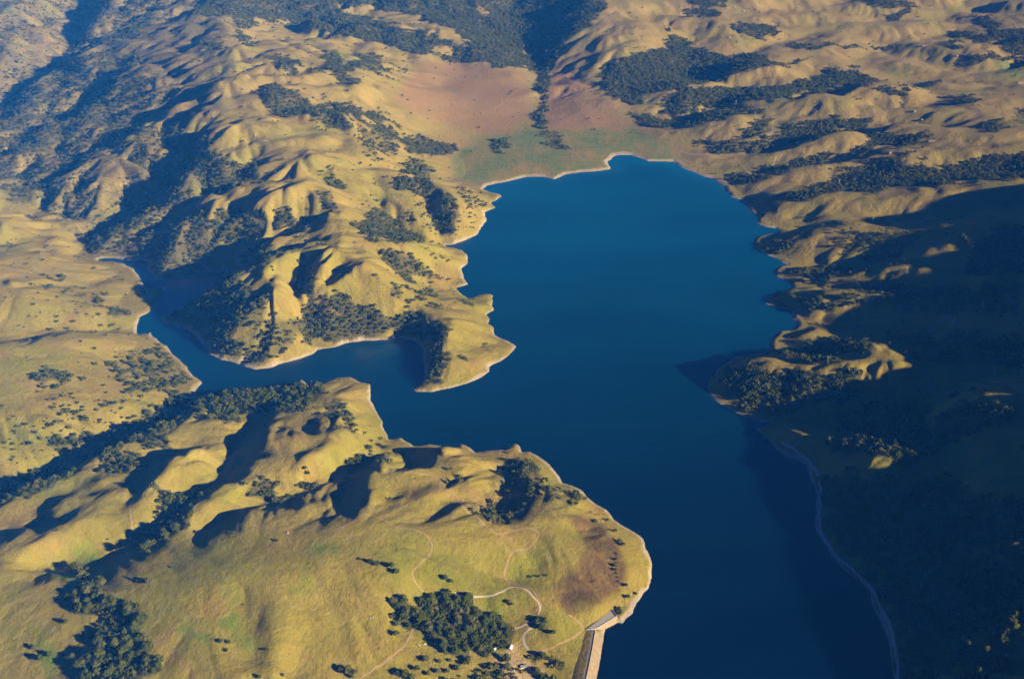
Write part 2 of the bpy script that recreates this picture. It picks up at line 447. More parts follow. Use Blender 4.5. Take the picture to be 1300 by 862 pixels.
# ------------------------------------------------------------------ ground look-up on the mesh surface
def ground(x, y):
    x = np.asarray(x, float); y = np.asarray(y, float)
    r = np.clip(np.searchsorted(YR, y)-1, 0, len(YR)-2); ty = np.clip((y-YR[r])/(YR[r+1]-YR[r]), 0, 1)
    s = np.clip(x/(420+0.60*y), -0.9999, 0.9999); fc = (s+1)/2*(NC-1); c = fc.astype(int); tx = fc-c
    return (TZ[r, c]*(1-tx)+TZ[r, c+1]*tx)*(1-ty)+(TZ[r+1, c]*(1-tx)+TZ[r+1, c+1]*tx)*ty
def hit(px, py, water=True):       # where the line of sight through a photo point meets the ground
    px = np.atleast_1d(np.asarray(px, float)); py = np.atleast_1d(np.asarray(py, float))
    dx, dy, dz = ray(px, py)
    T = np.arange(1500.0, 15000.0, 12.0)[None, :]
    X, Y, Z = dx[:, None]*T, dy[:, None]*T, CAM_H+dz[:, None]*T
    G = ground(X, Y)
    if water: G = np.maximum(G, 0)
    below = Z < G
    k = np.argmax(below, 1); k = np.where(below.any(1), np.maximum(k, 1), T.shape[1]-1)
    i = np.arange(len(px)); a = (Z-G)[i, k-1]; b = (Z-G)[i, k]; f = np.clip(a/(a-b+1e-9), 0, 1)
    t = T[0, k-1]+f*12.0
    return dx*t, dy*t, np.maximum(ground(dx*t, dy*t), 0 if water else -99)
def visible(x, y, z):
    n = 160; t = np.linspace(0.45, 0.985, n)[None, :]
    X, Y, Z = x[:, None]*t, y[:, None]*t, CAM_H+(z-CAM_H)[:, None]*t
    return ~(ground(X, Y) > Z+1.0).any(1)
def in_px(px, py, poly):
    A = np.array(poly, float); m = (px > A[:, 0].min()) & (px < A[:, 0].max()) & (py > A[:, 1].min()) & (py < A[:, 1].max())
    o = np.zeros(px.shape, bool); k = np.nonzero(m)
    if len(k[0]): o[k] = poly_in(px[k], py[k], A[:, 0], A[:, 1])
    return o
def pp(s):
    v = [float(q) for q in s.replace(',', ' ').split()]; return [(v[i], v[i+1]) for i in range(0, len(v)-1, 2)]

# ------------------------------------------------------------------ materials
class NT:
    def __init__(s, name):
        s.m = bpy.data.materials.new(name); s.m.use_nodes = True; s.t = s.m.node_tree; s.b = s.t.nodes['Principled BSDF']
        s.b.inputs['Roughness'].default_value = 0.95
        s.b.inputs['Specular IOR Level'].default_value = 0.1
    def n(s, kind, **kw):
        d = s.t.nodes.new(kind)
        for k, v in kw.items():
            if hasattr(d, k): setattr(d, k, v)
        return d
    def link(s, a, b): s.t.links.new(a, b)
    def val(s, d, **kw):
        for k, v in kw.items(): d.inputs[k.replace('_', ' ')].default_value = v
    def noise(s, scale, detail=4, rough=0.55, vec=None, dist=0.0):
        d = s.n('ShaderNodeTexNoise'); s.val(d, Scale=scale, Detail=detail, Roughness=rough, Distortion=dist)
        s.link(vec if vec is not None else s.co(), d.inputs['Vector']); return d.outputs['Fac']
    def co(s):
        if not hasattr(s, '_c'):
            s._c = s.n('ShaderNodeNewGeometry').outputs['Position']
        return s._c
    def ramp(s, f, a, b):
        d = s.n('ShaderNodeMapRange'); d.interpolation_type = 'SMOOTHSTEP'; s.val(d, From_Min=a, From_Max=b); s.link(f, d.inputs['Value']); return d.outputs['Result']
    def mix(s, f, a, b):
        d = s.n('ShaderNodeMix', data_type='RGBA'); d.clamp_factor = True
        for sock, v in ((d.inputs[0], f), (d.inputs[6], a), (d.inputs[7], b)):
            if isinstance(v, (tuple, float, int)): sock.default_value = v if not isinstance(v, tuple) else (*v, 1)
            else: s.link(v, sock)
        return d.outputs[2]
    def math(s, op, a, b):
        d = s.n('ShaderNodeMath', operation=op)
        for i, v in enumerate((a, b)):
            if isinstance(v, (int, float)): d.inputs[i].default_value = v
            else: s.link(v, d.inputs[i])
        return d.outputs[0]
    def attr(s, name): return s.n('ShaderNodeAttribute', attribute_name=name).outputs['Fac']
    def bump(s, f, strength, dist):
        d = s.n('ShaderNodeBump'); s.val(d, Strength=strength, Distance=dist); s.link(f, d.inputs['Height']); s.link(d.outputs[0], s.b.inputs['Normal'])
    def color(s, c):
        if isinstance(c, tuple): s.b.inputs['Base Color'].default_value = (*c, 1)
        else: s.link(c, s.b.inputs['Base Color'])

def ground_material():
    t = NT('dry_grass')
    big, mid, fine = t.noise(0.0021, 5, 0.6), t.noise(0.011, 6, 0.62, dist=0.4), t.noise(0.075, 5, 0.65)
    streak = t.n('ShaderNodeMapping'); t.link(t.co(), streak.inputs['Vector']); streak.inputs['Scale'].default_value = (0.012, 0.05, 0.03)
    streak.inputs['Rotation'].default_value = (0, 0, 0.5)
    st = t.noise(1.0, 5, 0.6, streak.outputs[0], 0.6)
    c = t.mix(t.ramp(big, 0.38, 0.62), (0.325, 0.238, 0.056), (0.29, 0.224, 0.036))
    c = t.mix(t.math('MULTIPLY', t.ramp(mid, 0.42, 0.66), 0.85), c, (0.25, 0.175, 0.035))
    c = t.mix(t.math('MULTIPLY', t.ramp(st, 0.48, 0.68), 0.6), c, (0.35, 0.27, 0.060))
    c = t.mix(t.math('MULTIPLY', t.attr('tan'), 0.75), c, t.mix(mid, (0.33, 0.222, 0.10), (0.285, 0.205, 0.085)))
    g = t.math('MULTIPLY', t.attr('green'), t.ramp(t.math('ADD', mid, t.math('MULTIPLY', st, 0.5)), 0.26, 0.66))
    c = t.mix(g, c, (0.190, 0.215, 0.005))
    c = t.mix(t.math('MULTIPLY', t.attr('lush'), t.ramp(mid, 0.25, 0.6)), c, (0.11, 0.20, 0.006))
    c = t.mix(t.math('MULTIPLY', t.attr('meadow'), t.ramp(st, 0.2, 0.6)), c, (0.13, 0.19, 0.05))
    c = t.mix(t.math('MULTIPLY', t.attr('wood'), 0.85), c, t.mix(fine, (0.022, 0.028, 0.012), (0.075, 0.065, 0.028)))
    c = t.mix(t.attr('red'), c, t.mix(mid, (0.285, 0.155, 0.075), (0.29, 0.19, 0.08)))
    c = t.mix(t.attr('brown'), c, t.mix(fine, (0.095, 0.058, 0.022), (0.155, 0.095, 0.035)))
    c = t.mix(t.math('MULTIPLY', t.attr('scrub'), t.ramp(t.math('ADD', fine, t.math('MULTIPLY', mid, 0.6)), 0.62, 0.9)), c, (0.10, 0.085, 0.045))
    patch = t.noise(0.0065, 6, 0.68, dist=0.8)
    c = t.mix(t.math('MULTIPLY', t.attr('green'), t.math('MULTIPLY', t.ramp(patch, 0.46, 0.60), 0.75)), c, (0.120, 0.165, 0.006))
    c = t.mix(t.math('MULTIPLY', t.ramp(patch, 0.46, 0.36), 0.45), c, (0.30, 0.195, 0.06))
    # small dark scrub spots and stock trails
    c = t.mix(t.math('MULTIPLY', t.ramp(fine, 0.56, 0.68), 0.5), c, (0.17, 0.12, 0.04))
    c = t.mix(t.attr('dirt'), c, t.mix(fine, (0.36, 0.25, 0.16), (0.44, 0.33, 0.22)))
    c = t.mix(t.attr('shore'), c, t.mix(fine, (0.32, 0.27, 0.20), (0.44, 0.385, 0.30)))
    c = t.mix(t.math('MULTIPLY', t.attr('shore'), t.ramp(st, 0.55, 0.7)), c, (0.30, 0.22, 0.15))
    grain = t.noise(0.22, 4, 0.7)
    c = t.mix(t.math('MULTIPLY', t.ramp(grain, 0.48, 0.75), 0.45), c, (0.13, 0.10, 0.04))
    t.color(c); t.bump(t.math('ADD', fine, t.math('ADD', mid, t.math('MULTIPLY', grain, 0.5))), 1.0, 4.5)
    return t.m
def water_material():
    t = NT('lake_water')
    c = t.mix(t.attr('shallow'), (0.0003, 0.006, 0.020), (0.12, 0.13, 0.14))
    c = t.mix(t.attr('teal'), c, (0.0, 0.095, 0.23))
    w = t.n('ShaderNodeMapping'); t.link(t.co(), w.inputs['Vector']); w.inputs['Scale'].default_value = (0.0012, 0.006, 0.01); w.inputs['Rotation'].default_value = (0, 0, 0.35)
    c = t.mix(t.math('MULTIPLY', t.ramp(t.noise(1.0, 5, 0.6, w.outputs[0], 0.8), 0.45, 0.75), 0.10), c, (0.004, 0.10, 0.20))
    t.color(c); t.b.inputs['Roughness'].default_value = 0.22; t.b.inputs['Specular IOR Level'].default_value = 0.35
    m = t.n('ShaderNodeMapping'); t.link(t.co(), m.inputs['Vector']); m.inputs['Scale'].default_value = (0.05, 0.12, 0.1)
    t.bump(t.noise(1.0, 4, 0.6, m.outputs[0]), 0.12, 0.6)
    return t.m
def plain(name, a, b=None, scale=0.3, rough=0.9):
    t = NT(name); b = b or tuple(q*0.7 for q in a)
    t.color(t.mix(t.ramp(t.noise(scale, 5), 0.3, 0.7), a, b)); t.b.inputs['Roughness'].default_value = rough
    return t.m
def leaf_material():
    t = NT('oak_leaves')
    r = t.n('ShaderNodeObjectInfo').outputs['Random']
    c = t.mix(t.noise(0.35, 4), (0.020, 0.036, 0.003), (0.058, 0.076, 0.007))
    c = t.mix(r, c, (0.082, 0.086, 0.012))
    c = t.mix(t.math('MULTIPLY', t.ramp(r, 0.72, 1.0), 0.8), c, (0.105, 0.10, 0.03))
    t.b.inputs['Specular IOR Level'].default_value = 0.0
    t.color(c); t.bump(t.noise(1.1, 3), 0.5, 1.0)
    return t.m
M_GROUND, M_WATER, M_LEAF = ground_material(), water_material(), leaf_material()
M_OLIVE = plain('olive_leaves', (0.12, 0.12, 0.03), (0.07, 0.075, 0.015), 0.5)
M_BROWNLEAF = plain('thin_brown_leaves', (0.14, 0.09, 0.05), (0.09, 0.06, 0.03), 0.5)
M_BRIGHT = plain('bright_leaves', (0.07, 0.14, 0.01), (0.04, 0.09, 0.008), 0.5)
M_BARK = plain('bark', (0.14, 0.10, 0.07))
M_TRACK = plain('track_dirt', (0.30, 0.19, 0.11), (0.36, 0.26, 0.15), 0.1)
M_GRAVEL = plain('gravel', (0.52, 0.45, 0.36), (0.38, 0.32, 0.26), 0.2)
M_CONC = plain('concrete', (0.42, 0.40, 0.38), (0.34, 0.32, 0.31), 0.25)
M_RIPRAP = plain('riprap', (0.34, 0.26, 0.17), (0.25, 0.19, 0.12), 0.12)
M_ASPH = plain('old_asphalt', (0.26, 0.22, 0.18), (0.20, 0.17, 0.14), 0.15)
M_WHITE = plain('white_paint', (0.80, 0.78, 0.74), (0.70, 0.68, 0.64), 1.5, 0.5)
M_DRAB = plain('weathered_paint', (0.24, 0.215, 0.19), (0.19, 0.17, 0.155), 1.5)
M_PINK = plain('pink_render', (0.66, 0.45, 0.38), (0.58, 0.40, 0.34), 1.5)
M_TILE = plain('clay_tile', (0.36, 0.15, 0.09), (0.26, 0.11, 0.07), 1.5)
M_GREYR = plain('grey_shingle', (0.24, 0.23, 0.225), (0.18, 0.175, 0.175), 1.5)
M_GLASS = plain('window_glass', (0.03, 0.04, 0.05), (0.02, 0.03, 0.04), 1.0, 0.1)
M_STEEL = plain('galvanised_steel', (0.42, 0.42, 0.42), (0.34, 0.34, 0.34), 1.0, 0.5)
M_RUBBER = plain('rubber', (0.02, 0.02, 0.02))
M_BLUE = plain('blue_paint', (0.25, 0.40, 0.55), (0.2, 0.33, 0.48), 1.0, 0.4)
M_ROCK = plain('pale_rock', (0.50, 0.44, 0.36), (0.32, 0.27, 0.22), 0.6)

# ------------------------------------------------------------------ where trees grow: density, photo outline
WOODS = '''.44|-40,-20 240,-20 212,20 165,50 122,62 150,70 190,75 146,98 205,95 172,120 230,112 192,148 162,163 268,166 275,180 245,255 215,275 270,272 255,345 190,350 120,327 100,285 60,272 50,245 -40,250
.22|-40,-20 155,-20 112,60 55,105 -40,130
.92|240,-20 770,-20 770,12 742,38 715,60 700,88 640,84 590,80 540,72 470,50 420,45 380,30 320,25 250,18
.80|292,40 305,38 325,55 325,58 305,58
.80|304,27 315,25 328,33 320,37 306,34
.80|258,53 280,52 280,65 265,62
.85|336,70 375,72 380,95 365,95 350,85 340,78
.85|413,72 425,70 440,85 460,100 462,107 435,105 415,90
.30|384,77 420,88 430,100 400,98 385,85
.80|450,73 470,68 500,90 490,97 460,90 445,83
.50|498,82 515,85 520,95 500,92
.88|333,108 355,106 362,118 390,125 425,145 445,158 440,165 400,150 360,145 335,135
.85|415,130 450,135 480,145 505,165 500,178 480,160 455,150 425,140
.45|398,152 420,162 425,172 405,165
.60|455,160 505,170 505,190 470,180
.55|450,170 500,172 505,195 500,205 475,195 450,182
.90|508,175 530,172 560,182 580,190 575,197 545,197 515,195
.70|505,205 530,205 557,218 550,223 515,220
.95|500,225 530,222 552,235 552,245 545,258 530,245 505,235
.95|552,248 570,250 580,270 575,300 565,308 555,295 555,270
.80|452,280 475,265 500,275 520,290 535,310 505,308 470,300 455,292
.35|520,255 545,260 555,285 552,305 540,310 525,285
.50|575,240 600,245 620,262 600,268 585,258
.25|580,265 610,268 612,285 590,300 575,305
.75|476,312 500,312 530,328 560,350 555,362 530,358 500,340 480,330
.40|543,317 565,325 570,335 550,330
.72|250,195 275,190 290,205 320,210 335,225 320,232 285,235 265,240 250,242
.75|413,217 425,217 440,233 442,242 430,242 415,228
.75|397,252 415,252 425,265 420,272 405,265
.75|350,270 370,268 385,278 380,288 350,292
.60|285,262 300,262 325,290 320,312 290,315 285,290
.78|255,275 285,265 300,285 280,320 262,345 225,350 195,350 205,320 230,295
.50|305,318 355,305 358,325 320,345 305,340
.92|209,403 240,385 275,362 290,352 330,362 325,380 310,400 312,440 305,460 290,455 270,440 255,425 225,410
.42|310,385 330,378 355,395 365,410 350,420 325,420 310,410
.62|355,412 390,405 392,432 370,440 340,460 315,466 310,455 335,432
.85|380,345 395,350 395,385 425,368 450,372 470,395 510,395 545,405 555,425 558,440 545,432 512,424 460,430 425,438 395,438 385,410
.92|545,405 556,412 558,455 545,470 535,490 528,490 535,470 540,450
.80|535,480 555,460 570,452 577,460 565,480 545,488
.70|483,360 495,358 515,370 515,376 490,370
.60|520,372 548,372 548,380 520,379
.50|537,385 565,385 565,392 540,392
.85|583,384 600,385 600,390 585,390
.07|30,345 90,345 130,390 170,405 165,420 130,415 40,425 10,420 10,370
.70|118,380 140,385 165,398 165,408 145,405
.50|60,350 85,345 85,360 65,365
.45|140,450 215,445 240,480 225,500 180,505 140,480
.20|70,500 200,500 210,530 150,570 90,590 60,560
.60|85,520 105,525 110,540 90,542
.60|55,545 85,545 95,575 80,578
.15|7,525 60,535 90,560 80,585 20,600 7,600
.85|42,465 60,465 78,478 70,485 55,482
.80|55,490 80,490 80,497
.85|245,505 262,512 180,555 104,592 7,640 7,612 100,588 180,540 236,503
.88|262,505 300,492 340,490 352,505 350,520 325,530 280,535 265,525
.85|345,488 385,478 400,500 390,510 375,525 355,520
.70|425,527 445,527 460,545 455,555 435,545
.60|410,525 430,540 420,545
.75|135,578 165,570 175,590 170,605 150,605
.75|176,550 205,548 212,565 190,575
.90|190,630 215,620 240,622 255,632 240,637 215,640 195,640
.90|198,645 217,645 218,665 200,665
.75|235,645 255,640 245,660 225,675 222,690 212,690 225,660
.95|155,680 190,675 215,665 215,680 190,692 160,690
.85|337,615 350,615 373,628 370,638 345,637 318,635
.80|375,612 395,606 398,616 380,622
.70|480,570 492,570 490,588 480,590
.85|455,583 472,585 468,594 455,592
.70|563,612 580,605 590,610 585,620 565,620
.55|593,605 612,598 608,615 597,615
.55|595,645 620,650 640,640 635,660 615,665
.75|640,588 680,590 682,605 655,602 642,600
.80|655,613 690,615 690,627 665,627
.75|700,622 735,625 730,635 712,632
.40|640,640 680,632 680,648 655,660 635,665
.97|107,740 125,737 155,752 167,780 172,815 190,845 195,862 180,880 100,880 125,858 130,828 105,812 100,800 112,790 80,775 80,762 110,760
.97|513,765 535,755 560,755 575,758 597,765 605,775 620,778 625,785 640,790 645,805 640,820 612,828 595,820 575,812 590,825 580,834 560,830 545,815 525,800 527,790 515,778
.30|545,845 560,838 600,840 600,862 560,880 545,862
.60|590,843 625,845 650,855 700,870 590,880
.45|655,825 690,832 700,846 690,842 665,832
.85|700,832 715,838 728,862 705,862
.90|860,70 880,60 930,72 960,68 985,78 965,80 925,82 905,92 880,105 860,110 850,90
.88|868,15 895,10 912,14 912,20 895,24 870,20
.88|933,30 960,28 985,35 985,48 965,50 935,40
.80|870,-5 930,-5 920,8 880,8
.92|850,40 885,60 870,75 850,85 840,60
.90|855,95 890,78 930,72 1000,80 1035,72 1020,80 975,88 930,97 880,108 840,118
.92|760,85 800,70 850,60 860,110 830,120 800,135 775,120
.93|840,130 870,112 930,112 985,112 1020,104 1055,90 1085,90 1110,98 1110,106 1070,112 1000,124 930,128 890,140 850,150
.90|800,140 850,158 880,145 940,138 980,138 975,143 930,150 890,158 855,165 815,155
.85|945,165 965,152 985,150 975,160 955,172
.88|885,182 930,178 945,172 940,180 900,186
.93|900,192 945,184 980,172 1000,162 1050,152 1090,150 1110,158 1080,165 1040,175 990,185 945,197 930,198
.93|978,215 1000,208 1040,200 1080,195 1105,182 1120,175 1150,172 1180,173 1165,180 1120,186 1085,198 1035,208 1000,222 980,226
.80|920,225 975,224 978,230 935,230
.88|985,252 1020,242 1055,228 1080,212 1120,200 1170,195 1175,200 1140,208 1200,215 1250,200 1300,195 1340,225 1200,232 1130,240 1060,248 1010,258
.85|1078,95 1110,97 1112,106 1078,108
.85|1105,112 1135,110 1160,118 1155,125 1125,125
.85|1180,105 1192,104 1190,110 1165,110
.88|1200,40 1230,42 1260,42 1265,52 1240,54 1215,48
.90|1235,20 1250,20 1275,38 1340,40 1340,80 1280,70 1270,50 1245,30
.85|1203,55 1222,55 1222,65 1205,60
.75|1225,68 1255,70 1260,80 1225,84
.75|1260,70 1300,75 1300,82 1265,77
.75|1203,126 1225,125 1245,131 1240,135 1205,132
.60|1000,57 1140,60 1140,64 1080,63 1000,61
.90|1120,22 1150,15 1155,20 1130,27
.80|1080,-5 1120,-5 1160,5 1165,12 1110,8
.90|1100,172 1120,170 1180,174 1165,183 1105,190
.90|1245,158 1265,153 1275,165 1250,170
.45|1050,300 1110,290 1160,300 1150,330 1100,340
.90|1220,300 1300,285 1340,345 1230,350
.55|1080,355 1110,362 1200,362 1300,365 1300,400 1180,400 1080,385
.75|1000,445 1060,436 1085,434 1090,445 1060,455 1010,460
.55|1130,425 1300,425 1300,470 1180,462
.70|1060,560 1080,520 1170,505 1190,560 1160,590 1100,590
.65|1020,600 1100,605 1180,610 1300,625 1340,862 1150,862 1135,800 1110,740 1060,700 1045,640
.80|915,470 945,462 975,470 1010,475 1050,470 1095,465 1110,480 1090,500 1040,515 985,530 960,525 930,515
.40|1080,430 1115,430 1130,442 1090,442
.72|1195,555 1215,515 1235,500 1270,500 1285,520 1260,545 1225,560 1190,565
.80|1005,345 1040,345 1075,340 1080,345 1040,355 1010,355
.70|1000,375 1040,380 1060,392 1065,400 1040,402 1010,385
.60|970,310 1000,305 1010,320 995,325
.95|676,158 684,140 684,110 690,90 700,95 692,120 690,150 684,165
.50|690,165 715,170 720,185 705,190 690,185
.80|622,178 635,175 650,178 648,190 635,195'''
CLEAR = ['425,5 470,8 530,22 570,35 598,55 590,60 540,42 480,28 430,15', '550,58 580,60 575,70 555,68', '612,8 625,20 600,24', '790,0 840,0 850,20 800,60 790,30', '668,60 690,62 685,70 665,68',
         '115,205 145,188 170,195 165,240 140,270 118,270', '640,815 690,826 690,838 640,838', '40,20 60,40 90,75 60,95 25,75']
def woods(x, y, z):
    px, py = proj(x, y, z); d = np.zeros(len(x))
    q = 2200/np.maximum(y, 1500)
    jx = px+(perlin(x/110, y/110)*26+perlin(x/40, y/40)*14)*q; jy = py+(perlin(x/110+9, y/110)*17+perlin(x/40+9, y/40)*9)*q
    for ln in WOODS.splitlines():
        a, s = ln.split('|'); a = float(a); m = in_px(jx, jy, pp(s)); d[m] = np.maximum(d[m], a)
    for s in CLEAR: d[in_px(jx, jy, pp(s))] *= 0.06
    return d, px, py
# ------------------------------------------------------------------ terrain object, painted with where each kind of ground lies
PXT, PYT = proj(TX, TY, TZ)
wob = perlin(TX/60, TY/60)*8+perlin(TX/22, TY/22)*4
PXw, PYw = PXT+wob*(1400/np.maximum(TY, 900))*0.8, PYT+wob*0.6*(1400/np.maximum(TY, 900))
def zone(polys):
    o = np.zeros(TX.shape, np.float32)
    for s in polys: o[in_px(PXw, PYw, pp(s))] = 1
    return blur(o)
def blur(o, n=2):
    for _ in range(n):
        o = (o+np.roll(o, 1, 0)+np.roll(o, -1, 0))/3; o = (o+np.roll(o, 1, 1)+np.roll(o, -1, 1))/3
    return o
RED = ['505,115 540,82 575,78 620,85 665,92 672,120 668,150 640,172 605,168 570,158 530,145 500,130', '690,95 715,90 745,105 775,130 806,160 780,165 700,166 684,150']
MEADOW = ['575,200 600,178 660,165 700,160 725,165 800,160 845,180 870,205 855,215 800,196 770,205 720,222 640,232 610,235 575,225', '1265,75 1300,78 1300,100 1255,95 1230,85']
BROWN = ['718,655 748,652 775,678 790,700 793,730 786,752 752,772 724,786 712,770 706,742 728,728 738,705 742,685']
LUSH = ['60,700 110,690 140,720 100,740 60,735', '395,690 430,690 430,705 400,708', '225,800 260,780 270,810 240,840','285,745 310,755 315,790 325,830 310,825 300,800 275,800 290,775', '375,735 395,733 398,755 370,755', '610,755 625,757 640,775 640,792 620,778', '40,800 60,810 75,840 75,862 55,862 45,830', '120,800 130,815 125,840 105,855 110,820', '700,705 660,712 655,730 645,740 640,728', '580,375 600,372 590,384', '605,392 625,390 615,402']
SCRUB = ['0,0 330,0 300,60 250,250 260,345 120,330 60,270 0,250', '640,590 740,620 720,660 600,665 590,640']
near = smooth(2900, 2300, TY)
green = np.clip(0.15+0.85*smooth(2950, 2250, TY)*smooth(120, 700, TD)+0.22*smooth(-0.1, 0.5, perlin(TX/260, TY/260)), 0, 1)
slopeW = (np.roll(TZ, 1, 1)-np.roll(TZ, -1, 1))/np.maximum(np.roll(TX, -1, 1)-np.roll(TX, 1, 1), 1)
flatA = np.abs(TX) > 0
ter = grid_mesh('terrain', TX, TY, TZ)
shw = np.maximum(6.5+8*perlin(TX/150, TY/150)+5*perlin(TX/40, TY/40)+(14+14*perlin(TX/240, TY/240))*smooth(4300, 5100, TY), 2.0)
ATT = {'tan': smooth(3700, 5200, TY)*np.where(TX > -300, 1.0, 0.6),'red': blur(zone(RED), 1)*0.85, 'meadow': blur(zone(MEADOW), 2)*np.clip(0.75+0.9*perlin(TX/120, TY/260)+0.5*perlin(TX/35, TY/90), 0.1, 1), 'brown': blur(zone(BROWN), 2)*np.clip(0.92+0.35*perlin(TX/45, TY/45), 0.75, 1.0), 'lush': blur(zone(LUSH), 14)*np.clip(0.7+1.0*perlin(TX/30, TY/60), 0, 1), 'scrub': blur(zone(SCRUB), 6)*0.8,
       'green': green, 'shore': smooth(1.35, 0.8, TD/shw)*(TD > -60), 'dirt': zone(['625,835 650,828 690,850 720,880 640,862', '640,820 660,818 660,830 642,830', '1000,395 1020,400 1015,415 1000,412'])*0.8}
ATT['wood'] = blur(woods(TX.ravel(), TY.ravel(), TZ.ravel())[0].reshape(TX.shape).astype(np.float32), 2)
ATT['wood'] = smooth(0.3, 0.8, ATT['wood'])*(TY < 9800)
for k, v in ATT.items(): attr(ter, k, v)
ter.materials.append(M_GROUND)
to = bpy.data.objects.new('terrain', ter); COL.objects.link(to); to['kind'] = 'structure'
# lake
wx = np.linspace(-3200, 2600, 291); wy = np.linspace(1150, 5600, 223); WX, WY = np.meshgrid(wx, wy)
WD = shore_dist(WX, WY)
wm = grid_mesh('lake_water', WX, WY, np.zeros_like(WX))
wpx, wpy = proj(WX, WY, 0*WX)
far_sh = smooth(4400, 5100, WY)
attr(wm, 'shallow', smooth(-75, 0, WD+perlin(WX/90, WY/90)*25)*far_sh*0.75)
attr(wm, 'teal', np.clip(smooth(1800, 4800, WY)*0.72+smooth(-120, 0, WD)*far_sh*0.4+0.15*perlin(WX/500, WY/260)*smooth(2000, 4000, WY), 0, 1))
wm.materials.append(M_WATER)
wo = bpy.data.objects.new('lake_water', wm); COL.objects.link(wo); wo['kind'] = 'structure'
# ------------------------------------------------------------------ helpers for things
def new_obj(name, me, parent=None, mat=None):
    o = bpy.data.objects.new(name, me); COL.objects.link(o)
    if parent is not None: o.parent = parent
    if mat is not None and me is not None and not me.materials: me.materials.append(mat)
    return o
def thing(name, label, cat, loc, rz=0.0, group=None, me=None, mat=None):
    o = new_obj(name, me, None, mat); o.location = loc; o.rotation_euler = (0, 0, rz)
    o['label'] = label; o['category'] = cat
    if group: o['group'] = group
    return o
def finish(bm, name, smooth_=False):
    me = bpy.data.meshes.new(name); bm.normal_update(); bm.to_mesh(me); bm.free()
    if smooth_: me.polygons.foreach_set('use_smooth', [True]*len(me.polygons))
    return me
def box(bm, cx, cy, cz, sx, sy, sz, rz=0.0):
    r = bmesh.ops.create_cube(bm, size=1.0)['verts']; c, s = math.cos(rz), math.sin(rz)
    for v in r:
        x, y, z = v.co.x*sx, v.co.y*sy, v.co.z*sz
        v.co = (cx+x*c-y*s, cy+x*s+y*c, cz+z)
    return r
def bar(bm, a, b, r, r2=None, seg=6):
    from mathutils import Vector as V
    a, b = V(a), V(b); d = b-a; q = d.to_track_quat('Z', 'Y'); r2 = r if r2 is None else r2
    rings = []
    for p, rr in ((a, r), (b, r2)):
        rings.append([bm.verts.new(p+q @ V((math.cos(k*2*math.pi/seg)*rr, math.sin(k*2*math.pi/seg)*rr, 0))) for k in range(seg)])
    for k in range(seg): bm.faces.new((rings[0][k], rings[0][(k+1) % seg], rings[1][(k+1) % seg], rings[1][k]))
    bm.faces.new(rings[1]); bm.faces.new(rings[0][::-1])
def prism(bm, pts, z0, z1):
    a = [bm.verts.new((x, y, z0)) for x, y in pts]; b = [bm.verts.new((x, y, z1)) for x, y in pts]; n = len(pts)
    for i in range(n): bm.faces.new((a[i], a[(i+1) % n], b[(i+1) % n], b[i]))
    bm.faces.new(b); bm.faces.new(a[::-1])
def at(px, py):
    x, y, z = hit(px, py); return float(x[0]), float(y[0]), float(z[0])

# ------------------------------------------------------------------ oak crowns: many leaf clumps over a dome, open between
def crown_mesh(seed, lobes, tufts):
    rnd = random.Random(seed); bm = bmesh.new()
    flat = rnd.uniform(0.85, 1.15)
    for k in range(lobes):
        a = rnd.uniform(0, 2*math.pi); u = rnd.random()
        el = math.asin(min(1, u*1.05)) if k else math.pi/2
        rr = rnd.uniform(0.45, 0.80)
        c = (math.cos(a)*math.cos(el)*rr, math.sin(a)*math.cos(el)*rr, 0.55+math.sin(el)*rr*flat*0.95)
        s = rnd.uniform(0.20, 0.40)
        vs = bmesh.ops.create_icosphere(bm, subdivisions=2 if tufts > 60 else 1, radius=s)['verts']
        for v in vs:
            j = 1+rnd.uniform(-0.28, 0.30)
            v.co = (c[0]+v.co.x*j, c[1]+v.co.y*j, c[2]+v.co.z*j*0.8)
    for k in range(tufts):           # loose sprays that break the outline
        a = rnd.uniform(0, 2*math.pi); el = math.asin(rnd.uniform(-0.15, 1)); rr = rnd.uniform(0.7, 1.06)
        p = (math.cos(a)*math.cos(el)*rr, math.sin(a)*math.cos(el)*rr, 0.55+math.sin(el)*rr*flat)
        s = rnd.uniform(0.05, 0.13); v = []
        for q in range(4):
            v.append(bm.verts.new((p[0]+rnd.uniform(-s, s), p[1]+rnd.uniform(-s, s), p[2]+rnd.uniform(-s, s))))
        for f in ((0, 1, 2), (0, 2, 3), (0, 3, 1), (1, 3, 2)): bm.faces.new([v[i] for i in f])
    me = finish(bm, 'oak_crown'); me.materials.append(M_LEAF); return me
def trunk_mesh(seed):
    rnd = random.Random(seed); bm = bmesh.new()
    bar(bm, (0, 0, -0.15), (0.02, 0, 0.42), 0.075, 0.05, 7)
    for k in range(4):
        a = k*1.57+rnd.uniform(-.4, .4); e = (math.cos(a)*.42, math.sin(a)*.42, .72+rnd.uniform(-.08, .12))
        bar(bm, (0.02, 0, .36), e, .035, .014, 5)
    me = finish(bm, 'oak_trunk'); me.materials.append(M_BARK); return me
CROWN = [crown_mesh(s, 17, 130) for s in range(6)]
TRUNK = [trunk_mesh(s) for s in range(3)]

